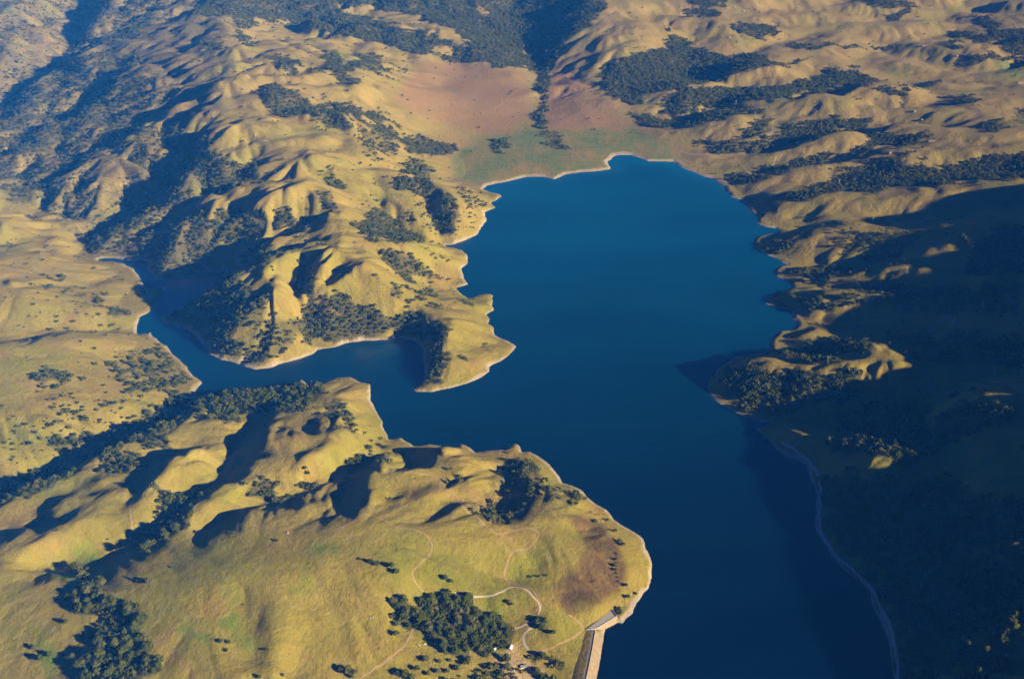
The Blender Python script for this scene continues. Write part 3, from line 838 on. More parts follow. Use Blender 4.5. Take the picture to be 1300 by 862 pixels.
def lattice(step, x0, x1, y0, y1):
    X, Y = np.meshgrid(np.arange(x0, x1, step), np.arange(y0, y1, step)); X = X.ravel(); Y = Y.ravel()
    return X+RNG.uniform(-.48, .48, X.shape)*step, Y+RNG.uniform(-.48, .48, X.shape)*step
def candidates():
    out = []
    for step, y0, y1 in ((10.5, 1250, 2900), (11.5, 2900, 4600), (12.5, 4600, 9500)):
        x, y = lattice(step, -0.56*y1-100, 0.56*y1+100, y0, y1)
        k = np.abs(x) < 0.53*y+120; x, y = x[k], y[k]
        z = ground(x, y); px, py = proj(x, y, z)
        k = (py > -25) & (py < 885) & (px > -25) & ((px < 1330) | ((y < 3300) & (z > 230) & (x < 2700))) & (z > 2.5); x, y, z, px, py = x[k], y[k], z[k], px[k], py[k]
        d, px, py = woods(x, y, z)
        # clumps and gaps; gullies and shaded slopes carry more trees than ridges
        e = 45.0
        conc = (ground(x+e, y)+ground(x-e, y)+ground(x, y+e)+ground(x, y-e))/4-z
        sx = (ground(x+20, y)-ground(x-20, y))/40; sy = (ground(x, y+20)-ground(x, y-20))/40
        cl = perlin(x/70, y/70)+0.5*perlin(x/28, y/28)
        shade = np.clip(sx*0.9+sy*0.6, -0.4, 0.4)          # up to the right / up away: faces left and the camera
        mtn = (px < 300) & (py < 345)
        f = np.where(mtn, d*np.clip(1.15+1.3*shade+0.10*conc+0.5*cl, 0.08, 1.6), d*np.clip(1.10+0.05*conc+0.35*cl+0.4*shade, 0.1, 1.5))
        f = np.where(d > 0.84, np.maximum(f, 0.92*d), f)
        # stray trees on the open grass, mostly in the gullies
        flat = smooth(30, 90, np.hypot(px-640, (py-185)*1.6))
        stray = (0.006+0.10*smooth(1.2, 4.5, conc)*(cl > 0.05)+0.05*(cl > 0.8))*flat*np.where(y < 2500, 0.10, 1.3)*np.where(px > 900, 0.5, 1)
        f = np.maximum(f, stray); f = np.where(px > 1330, 0.35*(cl > 0.0), f)
        k = RNG.random(len(x)) < f
        out.append(np.stack([x, y, z, px, py, d], 1)[k])
    return np.concatenate(out)
TREES = candidates()
sd = shore_dist(TREES[:, 0], TREES[:, 1]); TREES = TREES[sd > 16]
RAD = (3.2+1.4*(TREES[:, 5] > 0.5)+7.2*RNG.random(len(TREES))**1.7)*np.where(TREES[:, 5] > 0.9, 1.08, 1.0)*np.where(TREES[:, 1] > 3000, 0.95, 1.0)*np.where(TREES[:, 5] < 0.3, 0.85, 1)

# lone trees, one by one: photo x, y (foot), crown radius in m, label
SOLO = '''470.5,714,7|left oak of the touching pair on open grass left of the winding brown track
478,717,7.5|right oak of the touching pair on open grass left of the winding brown track
457,710,3.5|small round bush just left of the oak pair beside the winding brown track
497,719,8|upper oak of the two leaning together right of the winding track's lower end
503,727,8|lower oak of the two leaning together right of the winding track's lower end
565,735,7|dark oak on the grass above the left end of the pale gravel road
573,739,6|olive oak touching the dark oak above the left end of the pale gravel road
503,793,7|oval oak on grass left of the dense grove, upper of two by the brown track
503,806,8|oval oak on grass left of the dense grove, lower of two by the brown track
518,796,8|round oak standing alone just left of the dense grove's tip
505,856,9|leftmost dark oak of the clump below the white vehicles
514,858,10|big middle oak of the dark clump below the white vehicles
523,861,8|rightmost oak of the dark clump below the white vehicles
541,838,8.5|dark oval oak just below the two white vehicles
530,850,7|oak with a long shadow right above the dark clump near the lower edge
544,856,6|small round oak at the lower edge under the white vehicles
558,840,5|slim olive tree right of the dark oval oak below the white vehicles
557,853,6|bushy olive tree on dry grass left of the trees around the houses
568,853,6|twin-topped olive tree on dry grass left of the houses
580,849,8|dark oak heading the wood left of the grey roofed house
572,839,5|pale small tree under the lower edge of the dense grove
683,788,10|large dark oak standing where the gravel roads meet, left half
691,790,10|large dark oak standing where the gravel roads meet, right half
687,797,9|lowest crown of the big oak clump where the gravel roads meet
702,804,6|small oval oak downhill right of the big oaks at the road fork
771,661,5.5|oak nearest the point on the pale shore, top of the lakeside row
781,675,6|second oak from the top in the lakeside row on the point
787,688,7|larger upper oak of the pair midway in the lakeside row
791,693,7|larger lower oak of the pair midway in the lakeside row
782,711,5|small oak on the dark line of bushes beside the brown paddock
781,718,5.5|middle oak on the dark line of bushes beside the brown paddock
782,724,4.5|lowest small oak on the dark line of bushes beside the brown paddock
794,744,6|round oak with a long shadow between the brown paddock and the shore
797,759,6|round oak just uphill of the spillway oaks near the shore
786,774,7|upper of the two oaks standing against the concrete spillway
788,779,6.5|lower of the two oaks standing against the concrete spillway
807,754,4|small bush at the edge of the bare pale shore above the spillway
646,765,6|brown thin-leaved tree on the bare patch inside the gravel road loop
651,768,5|olive tree beside the brown thin-leaved tree inside the gravel road loop
675,733,4|bright green bush on the edge of the brown paddock
684,732,4|dark green bush in the row along the brown paddock's left edge
694,731,3.5|small lone bush inside the brown paddock's left edge
442,853,10|big dark oak at the bottom edge right of the green gully
433,851,8|left neighbour of the big dark oak at the bottom edge
450,858,9|right neighbour of the big dark oak at the bottom edge
91,834,7.5|lone round oak right of the three-tree clump near the lower left corner
44,823,6.5|top tree of the three-tree clump near the lower left corner
51,838,8|middle tree of the three-tree clump near the lower left corner
62,832,7|right tree of the three-tree clump near the lower left corner
84,790,6|small oak just left of the dense lower left grove
281,815,6|left oak of the trio at the mouth of the green gully
291,816,5|right oak of the trio at the mouth of the green gully
288,826,5|lowest oak of the trio at the mouth of the green gully
329,860,5|small bush at the bottom edge between the green gully and the big dark oak
359,857,4|small dark bush in the crease at the bottom edge
352,687,5|dark bush below the pale ring on the near hill
295,678,5|right bush of the two on the shaded band of the near hill
287,676,4|left bush of the two on the shaded band of the near hill
137,685,3|tiny lone bush on the grass left of the valley trees
388,595,6|upper oak of two stacked on the smooth upper slope of the near hill
391,602,6|lower oak of two stacked on the smooth upper slope of the near hill
417,500,6|lone oak with a long shadow on the pale hilltop by the lake arm
440,609,5|lone oak along the gully under the ridge road
573,597,6|round oak on the slope below the lakeside bowl
495,634,5|lone oak on the lower flank left of the scarp
645,575,4|low bush by the small pale point on the lakeshore
783,703,3.2|low dark bush in the thin line of bushes beside the brown paddock#bushes lining the brown paddock
784,709,2.6|low dark bush in the thin line of bushes beside the brown paddock#bushes lining the brown paddock
784,715,3|low dark bush in the thin line of bushes beside the brown paddock#bushes lining the brown paddock
783,728,2.8|low dark bush in the thin line of bushes beside the brown paddock#bushes lining the brown paddock
784,733,2.4|low dark bush in the thin line of bushes beside the brown paddock#bushes lining the brown paddock
785,738,2.6|low dark bush in the thin line of bushes beside the brown paddock#bushes lining the brown paddock'''
solo = []
for ln in SOLO.splitlines():
    a, lab = ln.split('|'); a = [float(q) for q in a.split(',')]; solo.append((a[0], a[1], a[2], lab))
hx, hy, hz_ = hit([s[0] for s in solo], [s[1] for s in solo])
# keep the scatter clear of the lone trees
kill = np.zeros(len(TREES), bool)
for x, y, s in zip(hx, hy, solo): kill |= np.hypot(TREES[:, 0]-x, TREES[:, 1]-y) < s[2]+9
TREES, RAD = TREES[~kill], RAD[~kill]

def make_tree(x, y, z, r, label, group, first=False, k=0):
    o = thing('oak_tree', label, 'tree', (x, y, z-0.3), RNG.uniform(0, 6.28), group); o.scale = (r, r, r*RNG.uniform(0.85, 1.15))
    new_obj('crown', CROWN[k % 6], o); new_obj('trunk', TRUNK[k % 3], o); return o
for k, s in enumerate(solo):
    lab, _, grp = s[3].partition('#')
    o = make_tree(hx[k], hy[k], hz_[k], s[2], lab, grp or None, k=k)
    mt = next((m for w_, m in (('brown thin', M_BROWNLEAF), ('bright green', M_BRIGHT), ('olive', M_OLIVE), ('pale small tree', M_OLIVE)) if w_ in lab and 'beside the brown thin' not in lab), M_OLIVE if lab.startswith('olive') else None)
    if mt:
        sl = o.children[0].material_slots[0]; sl.link = 'OBJECT'; sl.material = mt
# of the rest, the ones that show largest become trees of their own
fx, fy = TREES[:, 3], TREES[:, 4]
size = RAD/np.hypot(np.hypot(TREES[:, 0], TREES[:, 1]), CAM_H-TREES[:, 2])
size[(fx < 8) | (fx > 1296) | (fy > 858) | (fy < 5)] = 0
order = np.argsort(-size)[:900]
vis = visible(TREES[order, 0], TREES[order, 1], TREES[order, 2]+RAD[order])
big = order[vis][:300-len(solo)]
ZONES = [('60,730 200,730 215,900 60,900', 'dark oak crowded into the dense grove in the lower left corner', 'oaks of the lower left grove'),
         ('505,750 650,750 650,836 505,836', 'dark oak packed into the dense grove left of the pink house', 'oaks of the grove beside the pink house'),
         ('540,836 700,826 700,900 540,900', 'dark green tree in the loose wood around the houses', 'trees around the houses'),
         ('690,815 740,815 740,900 690,900', 'dark tree in the clump below the dam road', 'trees below the dam road'),
         ('980,560 1400,560 1400,900 1000,900', 'dark oak deep in the blue shade of the right bank', 'oaks in the shade on the right bank'),
         ('150,610 270,610 270,700 150,700', 'dark oak along the shaded gully across the near hill', 'oaks of the near hill gully'),
         ('590,580 760,580 760,670 590,670', 'oak in the shaded bowl near the lake point', 'oaks of the lakeside bowl')]
for k in big:
    lab, grp = 'small scattered oak on the golden grass of the near hill', 'oaks scattered over the near hill'
    for poly, a, b in ZONES:
        if in_px(np.array([fx[k]]), np.array([fy[k]]), pp(poly))[0]: lab, grp = a, b; break
    make_tree(TREES[k, 0], TREES[k, 1], TREES[k, 2], RAD[k], lab, grp, k=int(k))
# everything farther off: one mass of oak woodland, crowns set out by geometry nodes
rest = np.ones(len(TREES), bool); rest[big] = False
T2, R2 = TREES[rest], RAD[rest]
wm_ = bpy.data.meshes.new('oak_woodland'); wm_.vertices.add(len(T2))
wm_.vertices.foreach_set('co', np.stack([T2[:, 0], T2[:, 1], T2[:, 2]-0.4], 1).astype(np.float32).ravel())
attr(wm_, 'size', R2); attr(wm_, 'turn', RNG.uniform(0, 6.28, len(T2)))
ii = wm_.attributes.new('pick', 'INT', 'POINT'); ii.data.foreach_set('value', RNG.integers(0, 4, len(T2)).astype(np.int32))
wood = new_obj('oak_woodland', wm_); wood['kind'] = 'stuff'; wood['label'] = 'oak woodland massed over the hills and gullies around the lake'
protos = []
for s in range(4):
    me = crown_mesh(40+s, 11, 36)
    o = bpy.data.objects.new('crown_shape', me); protos.append(o)
ng = bpy.data.node_groups.new('oak_woodland', 'GeometryNodeTree')
ng.interface.new_socket('Geometry', in_out='INPUT', socket_type='NodeSocketGeometry'); ng.interface.new_socket('Geometry', in_out='OUTPUT', socket_type='NodeSocketGeometry')
N = ng.nodes; gi = N.new('NodeGroupInput'); go = N.new('NodeGroupOutput'); ip = N.new('GeometryNodeInstanceOnPoints'); jg = N.new('GeometryNodeGeometryToInstance')
for o in protos:
    oi = N.new('GeometryNodeObjectInfo'); oi.inputs['Object'].default_value = o; oi.inputs['As Instance'].default_value = False
    ng.links.new(oi.outputs['Geometry'], jg.inputs[0])
def named(nm, ty):
    a = N.new('GeometryNodeInputNamedAttribute'); a.data_type = ty; a.inputs['Name'].default_value = nm; return a.outputs['Attribute']
ip.inputs['Pick Instance'].default_value = True
ng.links.new(gi.outputs[0], ip.inputs['Points']); ng.links.new(jg.outputs[0], ip.inputs['Instance']); ng.links.new(named('pick', 'INT'), ip.inputs['Instance Index'])
cx = N.new('ShaderNodeCombineXYZ'); ng.links.new(named('turn', 'FLOAT'), cx.inputs['Z'])
e2r = N.new('FunctionNodeEulerToRotation'); ng.links.new(cx.outputs[0], e2r.inputs[0]); ng.links.new(e2r.outputs[0], ip.inputs['Rotation'])
ng.links.new(named('size', 'FLOAT'), ip.inputs['Scale']); ng.links.new(ip.outputs[0], go.inputs[0])
wood.modifiers.new('woodland', 'NODES').node_group = ng
print('TREES', len(TREES), len(big))
# ------------------------------------------------------------------ roads and tracks laid on the ground
def curve(pts, step):
    P_ = np.array(pts); Pp = np.vstack([2*P_[0]-P_[1], P_, 2*P_[-1]-P_[-2]]); out = []
    for i in range(1, len(Pp)-2):
        n = max(2, int(np.hypot(*(Pp[i+1]-Pp[i]))/step)); t = (np.arange(n)/n)[:, None]
        a, b, c, d = Pp[i-1], Pp[i], Pp[i+1], Pp[i+2]
        out.append(0.5*(2*b+(c-a)*t+(2*a-5*b+4*c-d)*t*t+(3*b-a-3*c+d)*t**3))
    return np.vstack(out+[P_[-1:]])
def road(name, mat, width, pts, lift=0.35):
    x, y, z = hit([p[0] for p in pts], [p[1] for p in pts])
    c = curve(np.stack([x, y], 1), 5.0)
    c[:, 0] += perlin(c[:, 0]/30, c[:, 1]/30)*1.6; c[:, 1] += perlin(c[:, 0]/30+7, c[:, 1]/30)*1.6
    t = np.gradient(c, axis=0); t /= np.linalg.norm(t, axis=1)[:, None]+1e-9; nrm = np.stack([-t[:, 1], t[:, 0]], 1)
    rows = []
    for k in (-1, -0.33, 0.33, 1):
        q = c+nrm*(k*width/2*(1+0.25*perlin(c[:, 0]/17+k*9, c[:, 1]/17)[:, None]))
        rows.append(np.stack([q[:, 0], q[:, 1], ground(q[:, 0], q[:, 1])+(lift if abs(k) < 1 else lift*0.6)], 1))
    V = np.stack(rows, 1)
    me = grid_mesh(name, V[:, :, 0], V[:, :, 1], V[:, :, 2])
    # face the strip upwards
    if me.polygons[0].normal.z < 0: me.flip_normals()
    o = new_obj(name, me, None, mat); o['kind'] = 'structure'; return o
road('gravel_road', M_GRAVEL, 5.0, pp('577,752 595,757 612,757 628,755 642,748 652,745 667,748 676,756 684,765 685,775 678,787 662,795 645,800'))
road('gravel_road', M_GRAVEL, 5.5, pp('682,792 669,801 664,809 667,819 672,827'))
road('dirt_track', M_TRACK, 4.2, pp('630,678 643,676 657,672 670,670 680.5,674 684,679 675,692 667,697 652,700 645,712 640,729 643,736 655,742 670,745 681,756 688,770'))
road('dirt_track', M_TRACK, 4.2, pp('630,678 616,667 597,653 586.5,642 580,632 572,622 558,620 558,609 549,604 532,600.5 507,599.5 484,595 471,590'))
road('dirt_track', M_TRACK, 3.6, pp('313,660 323,667 354,672 396,673 423,673 442,665 455,656 471,655 490,661 505,669.5 528,672.6 543,682 548.5,692.5 546,703 536,713 526,722 524,731.5 530,743 538,752'))
road('dirt_track', M_TRACK, 4.0, pp('524,798 517,815 503,828 487,842 478,847 458,860'))
road('dirt_track', M_TRACK, 4.5, pp('672,828 692,825 711,816 727,809 740,798 734,789 722,780'))
road('dirt_track', M_TRACK, 3.5, pp('163,637 165,650 167,663 166,680'))
road('dirt_track', M_TRACK, 3.0, pp('150,620 158,628 163,637'))
road('dirt_track', M_TRACK, 3.0, pp('416,503 421,511 418,523'))
road('dirt_track', M_TRACK, 3.2, pp('462,573 466,580 468,590'))
road('dirt_track', M_ASPH, 5.0, pp('1174,470.5 1179,484 1184.5,495 1193,502 1177.5,509 1167,512 1151,528 1156.6,540 1167,552 1170.5,564.5'))
road('dirt_track', M_ASPH, 5.5, pp('1104,602 1104,631 1111,658 1126,682 1155,687 1175,690 1202,699 1192,716 1172,736 1175,763 1199,773 1219,780'))
road('dirt_track', M_ASPH, 4.5, pp('1188,306 1194,315 1194,336'))
road('dirt_track', M_ASPH, 4.5, pp('1162,306 1163.5,315 1174,330'))
road('dirt_track', M_ASPH, 4.5, pp('1202,395 1197.5,409 1179,416 1188,428'))
road('gravel_road', M_GRAVEL, 6.5, pp('992,562 1027,587 1041,617 1041,640 1042,675 1062,705 1086,727 1107,747 1118,771 1131,799 1138,833 1140,862'))
road('gravel_road', M_GRAVEL, 7, pp('863.5,192 877,196 903.5,197'))
road('gravel_road', M_GRAVEL, 5, pp('985,200 983,206 981,211'))
road('gravel_road', M_GRAVEL, 5, pp('963,236 964,240 974,246 985,253'))
road('gravel_road', M_GRAVEL, 5, pp('944,213 950,219 953,224'))
road('dirt_track', M_TRACK, 6, pp('912,236 928,246 946,259 958,271'))
road('dirt_track', M_TRACK, 5, pp('718,168 724,186 738,203'))
road('dirt_track', M_TRACK, 5, pp('623,140 640,130 652,118 664,112'))
road('dirt_track', M_GRAVEL, 4, pp('325,170 325,178 340,180'))
road('dirt_track', M_GRAVEL, 4, pp('300,95 315,98 322,100'))

# ------------------------------------------------------------------ dam and spillway
def up1(px, py, z): x, y = unp(px, py, z); return (float(x), float(y))
DC = [up1(755.5, 799.5, 11), up1(751, 826, 11), up1(743.5, 862, 11), up1(732, 905, 11), up1(716, 960, 11)]
c = curve(DC, 8.0); t = np.gradient(c, axis=0); t /= np.linalg.norm(t, axis=1)[:, None]; nr = np.stack([-t[:, 1], t[:, 0]], 1)
if nr[0, 0] < 0: nr = -nr                     # towards the lake
def station(offs): return np.stack([np.concatenate([c+nr*o, np.full((len(c), 1), z)], 1) for o, z in offs], 1)
def strip(name, offs, parent, mat, jit=0.0):
    V = station(offs)
    if jit: V[:, 1:-1, 2] += perlin(V[:, 1:-1, 0]/6, V[:, 1:-1, 1]/6)*jit
    me = grid_mesh(name, V[:, :, 0], V[:, :, 1], V[:, :, 2]); m = sum(p.normal.z for p in me.polygons)
    if m < 0: me.flip_normals()
    return new_obj(name, me, parent, mat)
ox, oy = DC[0]; dam = thing('earth_dam', 'long pale earth dam running from the spillway to the bottom edge', 'dam', (0, 0, 0))
strip('upstream_face', [(0, 11), (3, 9.5), (7, 7.4), (11, 5.2), (15, 3.0), (21, -0.6), (27, -4)], dam, M_RIPRAP, 0.7)
strip('crest_road', [(0, 11.004), (-3, 11.15), (-7.5, 11.004)], dam, M_ASPH)
strip('downstream_face', [(-7.5, 11), (-15, 9.6), (-24, 8), (-36, 4)], dam, M_GROUND, 0.4)
V = station([(0.9, 11.0), (0.9, 12.1), (0.3, 12.1), (0.3, 11.0)]); me = grid_mesh('parapet', V[:, :, 0], V[:, :, 1], V[:, :, 2]); new_obj('parapet', me, dam, M_CONC)

spill = thing('spillway', 'grey concrete spillway slab with a pale front wall at the lake edge', 'spillway', (0, 0, 0))
A_, B_, C_, D_ = up1(744, 799, 10), up1(777, 774, 10), up1(783, 782, 10), up1(757, 797.5, 10)
bm = bmesh.new(); prism(bm, [A_, D_, C_, B_], 3, 10); new_obj('apron', finish(bm, 'apron'), spill, M_CONC)
def sloped(bm, p, q, p2, q2, zt, zb):
    v = [bm.verts.new((*p, zt)), bm.verts.new((*q, zt)), bm.verts.new((*q2, zb)), bm.verts.new((*p2, zb)), bm.verts.new((*p, zb)), bm.verts.new((*q, zb))]
    for f in ((0, 3, 2, 1), (0, 1, 5, 4), (0, 4, 3), (1, 2, 5), (4, 5, 2, 3)): bm.faces.new([v[i] for i in f])
bm = bmesh.new(); sloped(bm, D_, C_, up1(768.5, 800, -3), up1(785, 792, -3), 10.05, -3); new_obj('front_wall', finish(bm, 'front_wall'), spill, M_RIPRAP)
def wall_between(name, a, b, z0, z1, th=1.0):
    bm = bmesh.new(); dx, dy = b[0]-a[0], b[1]-a[1]; L = math.hypot(dx, dy)
    box(bm, (a[0]+b[0])/2, (a[1]+b[1])/2, (z0+z1)/2, L, th, z1-z0, math.atan2(dy, dx)); return new_obj(name, finish(bm, name), spill, M_CONC)
wall_between('side_wall', A_, D_, 9, 11.6); wall_between('side_wall', B_, C_, 9, 11.6); wall_between('sill_wall', D_, C_, 9.2, 10.7, 1.4)

# ------------------------------------------------------------------ houses
def gable(bm, w, d, h, r):
    v = [bm.verts.new(p) for p in ((-w/2, -d/2, -.5), (w/2, -d/2, -.5), (w/2, d/2, -.5), (-w/2, d/2, -.5), (-w/2, -d/2, h), (w/2, -d/2, h), (w/2, d/2, h), (-w/2, d/2, h), (-w/2, 0, h+r), (w/2, 0, h+r))]
    for f in ((0, 1, 5, 4), (2, 3, 7, 6), (1, 2, 6, 9, 5), (3, 0, 4, 8, 7)): bm.faces.new([v[i] for i in f])
def roof_mesh(w, d, h, r, o=0.7, th=0.25):
    bm = bmesh.new(); s = r/(d/2)
    for sgn in (-1, 1):
        y1 = sgn*(d/2+o); z1 = h-o*s
        P0 = [(-w/2-o, 0, h+r), (w/2+o, 0, h+r), (w/2+o, y1, z1), (-w/2-o, y1, z1)]
        a = [bm.verts.new((x, y, z+0.02)) for x, y, z in P0]; b = [bm.verts.new((x, y, z+th)) for x, y, z in P0]
        for i in range(4): bm.faces.new((a[i], a[(i+1) % 4], b[(i+1) % 4], b[i]))
        bm.faces.new(b); bm.faces.new(a[::-1])
    bmesh.ops.recalc_face_normals(bm, faces=bm.faces); return finish(bm, 'roof')
def make_house(px, py, w, d, h, r, rz, wm, rm, label, group=None, kind='house', loc=None):
    x, y, z = loc or at(px, py); o = thing(kind, label, 'house', (x, y, z), rz, group)
    bm = bmesh.new(); gable(bm, w, d, h, r); new_obj('wall', finish(bm, 'wall'), o, wm)
    rf = new_obj('roof', roof_mesh(w, d, h, r), o, rm)
    bm = bmesh.new(); box(bm, w*.25, d*.18, h+r*.75, .8, .8, 1.8); new_obj('chimney', finish(bm, 'chimney'), rf, M_RIPRAP)
    bm = bmesh.new(); box(bm, 0, -d/2-.03, 1.05, 1.1, .1, 2.1); new_obj('door', finish(bm, 'door'), o, M_TILE)
    for sx, sy in ((-w*.3, -1), (w*.3, -1), (-w*.28, 1), (w*.28, 1)):
        bm = bmesh.new(); box(bm, sx, sy*(d/2+.04), 1.7, 1.6, .1, 1.2); new_obj('window', finish(bm, 'window'), o, M_GLASS)
    return o
make_house(648, 823, 11, 8, 4.0, 2.2, R(70), M_PINK, M_WHITE, 'pink walled farmhouse with a pale roof by the dense grove')
make_house(664.5, 846, 13, 9, 3.2, 2.2, R(15), M_WHITE, M_GREYR, 'grey roofed house among trees near the lower edge')
make_house(676.5, 849, 11, 8, 3.0, 2.0, R(10), M_PINK, M_TILE, 'low house with a reddish brown roof right of the grey roofed one')
make_house(628.5, 824, 5, 4, 2.6, 1.2, R(40), M_WHITE, M_WHITE, 'small white shed at the foot of the dense grove', kind='shed')
make_house(645, 836, 5, 4, 2.4, 1.1, R(20), M_WHITE, M_GREYR, 'tiny pale shed on the bare yard between the houses', kind='shed')
# ------------------------------------------------------------------ vehicles and boat
def make_vehicle(px, py, rz, label, paint, L=5.2, H=1.9):
    x, y, z = at(px, py); o = thing('parked_van', label, 'van', (x, y, z+.15), rz)
    bm = bmesh.new(); pr = [(-L/2, .45), (L/2, .45), (L/2, 1.15), (L*.36, 1.3), (L*.24, H+.1), (-L/2+.1, H+.1)]
    a = [bm.verts.new((p, -.95, q)) for p, q in pr]; b = [bm.verts.new((p, .95, q)) for p, q in pr]
    for i in range(6): bm.faces.new((a[i], a[(i+1) % 6], b[(i+1) % 6], b[i]))
    bm.faces.new(a[::-1]); bm.faces.new(b); bmesh.ops.recalc_face_normals(bm, faces=bm.faces)
    new_obj('body', finish(bm, 'body'), o, paint)
    for sx in (-L*.32, L*.32):
        for sy in (-.9, .9):
            bm = bmesh.new(); bar(bm, (sx, sy-.12, .38), (sx, sy+.12, .38), .38, seg=12); new_obj('wheel', finish(bm, 'wheel'), o, M_RUBBER)
    for sy in (-.98, .98):
        bm = bmesh.new(); box(bm, -.2, sy, 1.6, L*.6, .05, .5); new_obj('window', finish(bm, 'window'), o, M_GLASS)
    bm = bmesh.new(); v = [bm.verts.new(p) for p in ((L*.365, -.8, 1.32), (L*.365, .8, 1.32), (L*.255, .8, H), (L*.255, -.8, H))]; bm.faces.new(v); new_obj('windscreen', finish(bm, 'windscreen'), o, M_GLASS)
    return o
make_vehicle(531.7, 819.5, R(160), 'left of the two white vehicles on open pasture below the dense grove', M_WHITE, 5.8, 2.4)
make_vehicle(540, 817.7, R(10), 'right of the two white vehicles, closer to the dense grove', M_WHITE, 6.2, 2.5)
make_vehicle(653.7, 850.3, R(30), 'white vehicle beside the pale driveway below the houses', M_WHITE)
make_vehicle(647, 842.3, R(60), 'pale blue vehicle parked in tree shade near the houses', M_BLUE)
x, y, z = at(239.5, 427); bo = thing('small_boat', 'small white boat on the dark water of the lake arm', 'boat', (x, y, 0), R(150))
bm = bmesh.new(); st = [(-4, 1.2), (-1, 1.5), (2, 1.2), (3.6, .5), (4.4, .05)]
top = [bm.verts.new((a, b, 1.0)) for a, b in st]+[bm.verts.new((a, -b, 1.0)) for a, b in st[::-1]]; bot = [bm.verts.new((v.co.x*.9, v.co.y*.6, -.3)) for v in top]
n = len(top)
for i in range(n): bm.faces.new((top[i], top[(i+1) % n], bot[(i+1) % n], bot[i]))
bm.faces.new(top[::-1]); bm.faces.new(bot); bmesh.ops.recalc_face_normals(bm, faces=bm.faces); new_obj('hull', finish(bm, 'hull'), bo, M_WHITE)
bm = bmesh.new(); box(bm, -.4, 0, 1.75, 2.6, 1.7, 1.5); new_obj('cabin', finish(bm, 'cabin'), bo, M_WHITE)

# ------------------------------------------------------------------ far ranch houses: one built, the others copied with their parts
def copy_tree(o, parent=None):
    q = o.copy(); COL.objects.link(q)
    if parent is not None: q.parent = parent
    for ch in o.children: copy_tree(ch, q)
    return q
FARM = '''885,57,20,1|white house alone on a green clearing among the valley woods
952,12,0,0|largest house of the hilltop village near the upper edge
944,15,30,0|village house left of the largest one near the upper edge
960,13,60,1|village house right of the largest one near the upper edge
966,16,10,0|rightmost house of the hilltop village near the upper edge
932,10,40,0|pale house at the village's left end near the upper edge
922,12,0,1|low shed left of the hilltop village
964,26,20,0|house at the pale drive just below the hilltop village
985,35,50,0|pinkish house at the right edge of the dark village wood
926,48,15,0|house at the woods' left tip under the village
936,54,70,1|small house by the dark trees below the village wood
1174,59,5,2|long pale barn beside the straight valley road
1295,106,15,2|pale complex of sheds at the far right edge
1223,121,0,0|white house on the golden slope at far right
1215,72,30,0|house by the tree line right of the valley road
1219,82,60,1|house where the valley road bends at the green field
1145,131,0,0|white house on the knoll ringed by a pale drive
1161,142,20,0|pale house low on the shaded slope under the ringed knoll
1183,180,0,2|long pale shed at the end of the oak strip
1130,195,20,0|white shed on the ridge between two oak strips
1114,170,0,0|small pale house at the left end of the oak strip
1170,153,40,0|white house in the shaded gully at right
576,133,10,0|farmhouse among dark trees on the reddish plain
895,3,0,0|house on the wooded knoll at the upper edge
876,7,30,1|house left of the wooded knoll at the upper edge'''
proto = {}
for ln in FARM.splitlines():
    a, lab = ln.split('|'); a = [float(v) for v in a.split(',')]; k = int(a[3]); x, y, z = at(a[0], a[1])
    if k not in proto:
        dims = ((13, 9, 4.0, 2.3), (11, 8, 3.5, 2.2), (34, 11, 4.0, 2.2))[k]
        o = make_house(0, 0, *dims, R(a[2]), M_DRAB, (M_GREYR, M_TILE, M_DRAB)[k], lab, 'ranch houses beyond the lake', 'ranch_house', (x, y, z)); proto[k] = o
    else:
        o = copy_tree(proto[k]); o.location = (x, y, z); o.rotation_euler = (0, 0, R(a[2])); o['label'] = lab
# ------------------------------------------------------------------ power line towers
def make_tower(x, y, z, label):
    o = thing('power_tower', label, 'pylon', (x, y, z), R(35), 'pylons of the power line'); H, b, tp = 27.0, 3.6, 0.8
    def corner(sx, sy, t): w_ = b+(tp-b)*min(1, t/0.75) if t < .75 else tp; return (sx*w_, sy*w_, H*t)
    for sx, sy in ((-1, -1), (1, -1), (1, 1), (-1, 1)):
        bm = bmesh.new(); bar(bm, corner(sx, sy, -.03), corner(sx, sy, .75), .2, .16, 5); bar(bm, corner(sx, sy, .75), (0, 0, H), .16, .1, 5); new_obj('leg', finish(bm, 'leg'), o, M_STEEL)
    bm = bmesh.new(); cs = [(-1, -1), (1, -1), (1, 1), (-1, 1)]; lv = [0, .2, .38, .53, .65, .75]
    for i in range(5):
        for k in range(4):
            bar(bm, corner(*cs[k], lv[i]), corner(*cs[(k+1) % 4], lv[i+1]), .08, seg=4); bar(bm, corner(*cs[(k+1) % 4], lv[i]), corner(*cs[k], lv[i+1]), .08, seg=4)
    new_obj('bracing', finish(bm, 'bracing'), o, M_STEEL)
    for hh, wd in ((.70, 5.2), (.82, 4.4), (.93, 3.4)):
        bm = bmesh.new()
        for s in (-1, 1): bar(bm, (0, 0, H*hh+.5), (s*wd, 0, H*hh), .18, .1, 5); bar(bm, (0, 0, H*hh-.6), (s*wd, 0, H*hh), .1, .06, 5)
        new_obj('crossarm', finish(bm, 'crossarm'), o, M_STEEL)
    return o
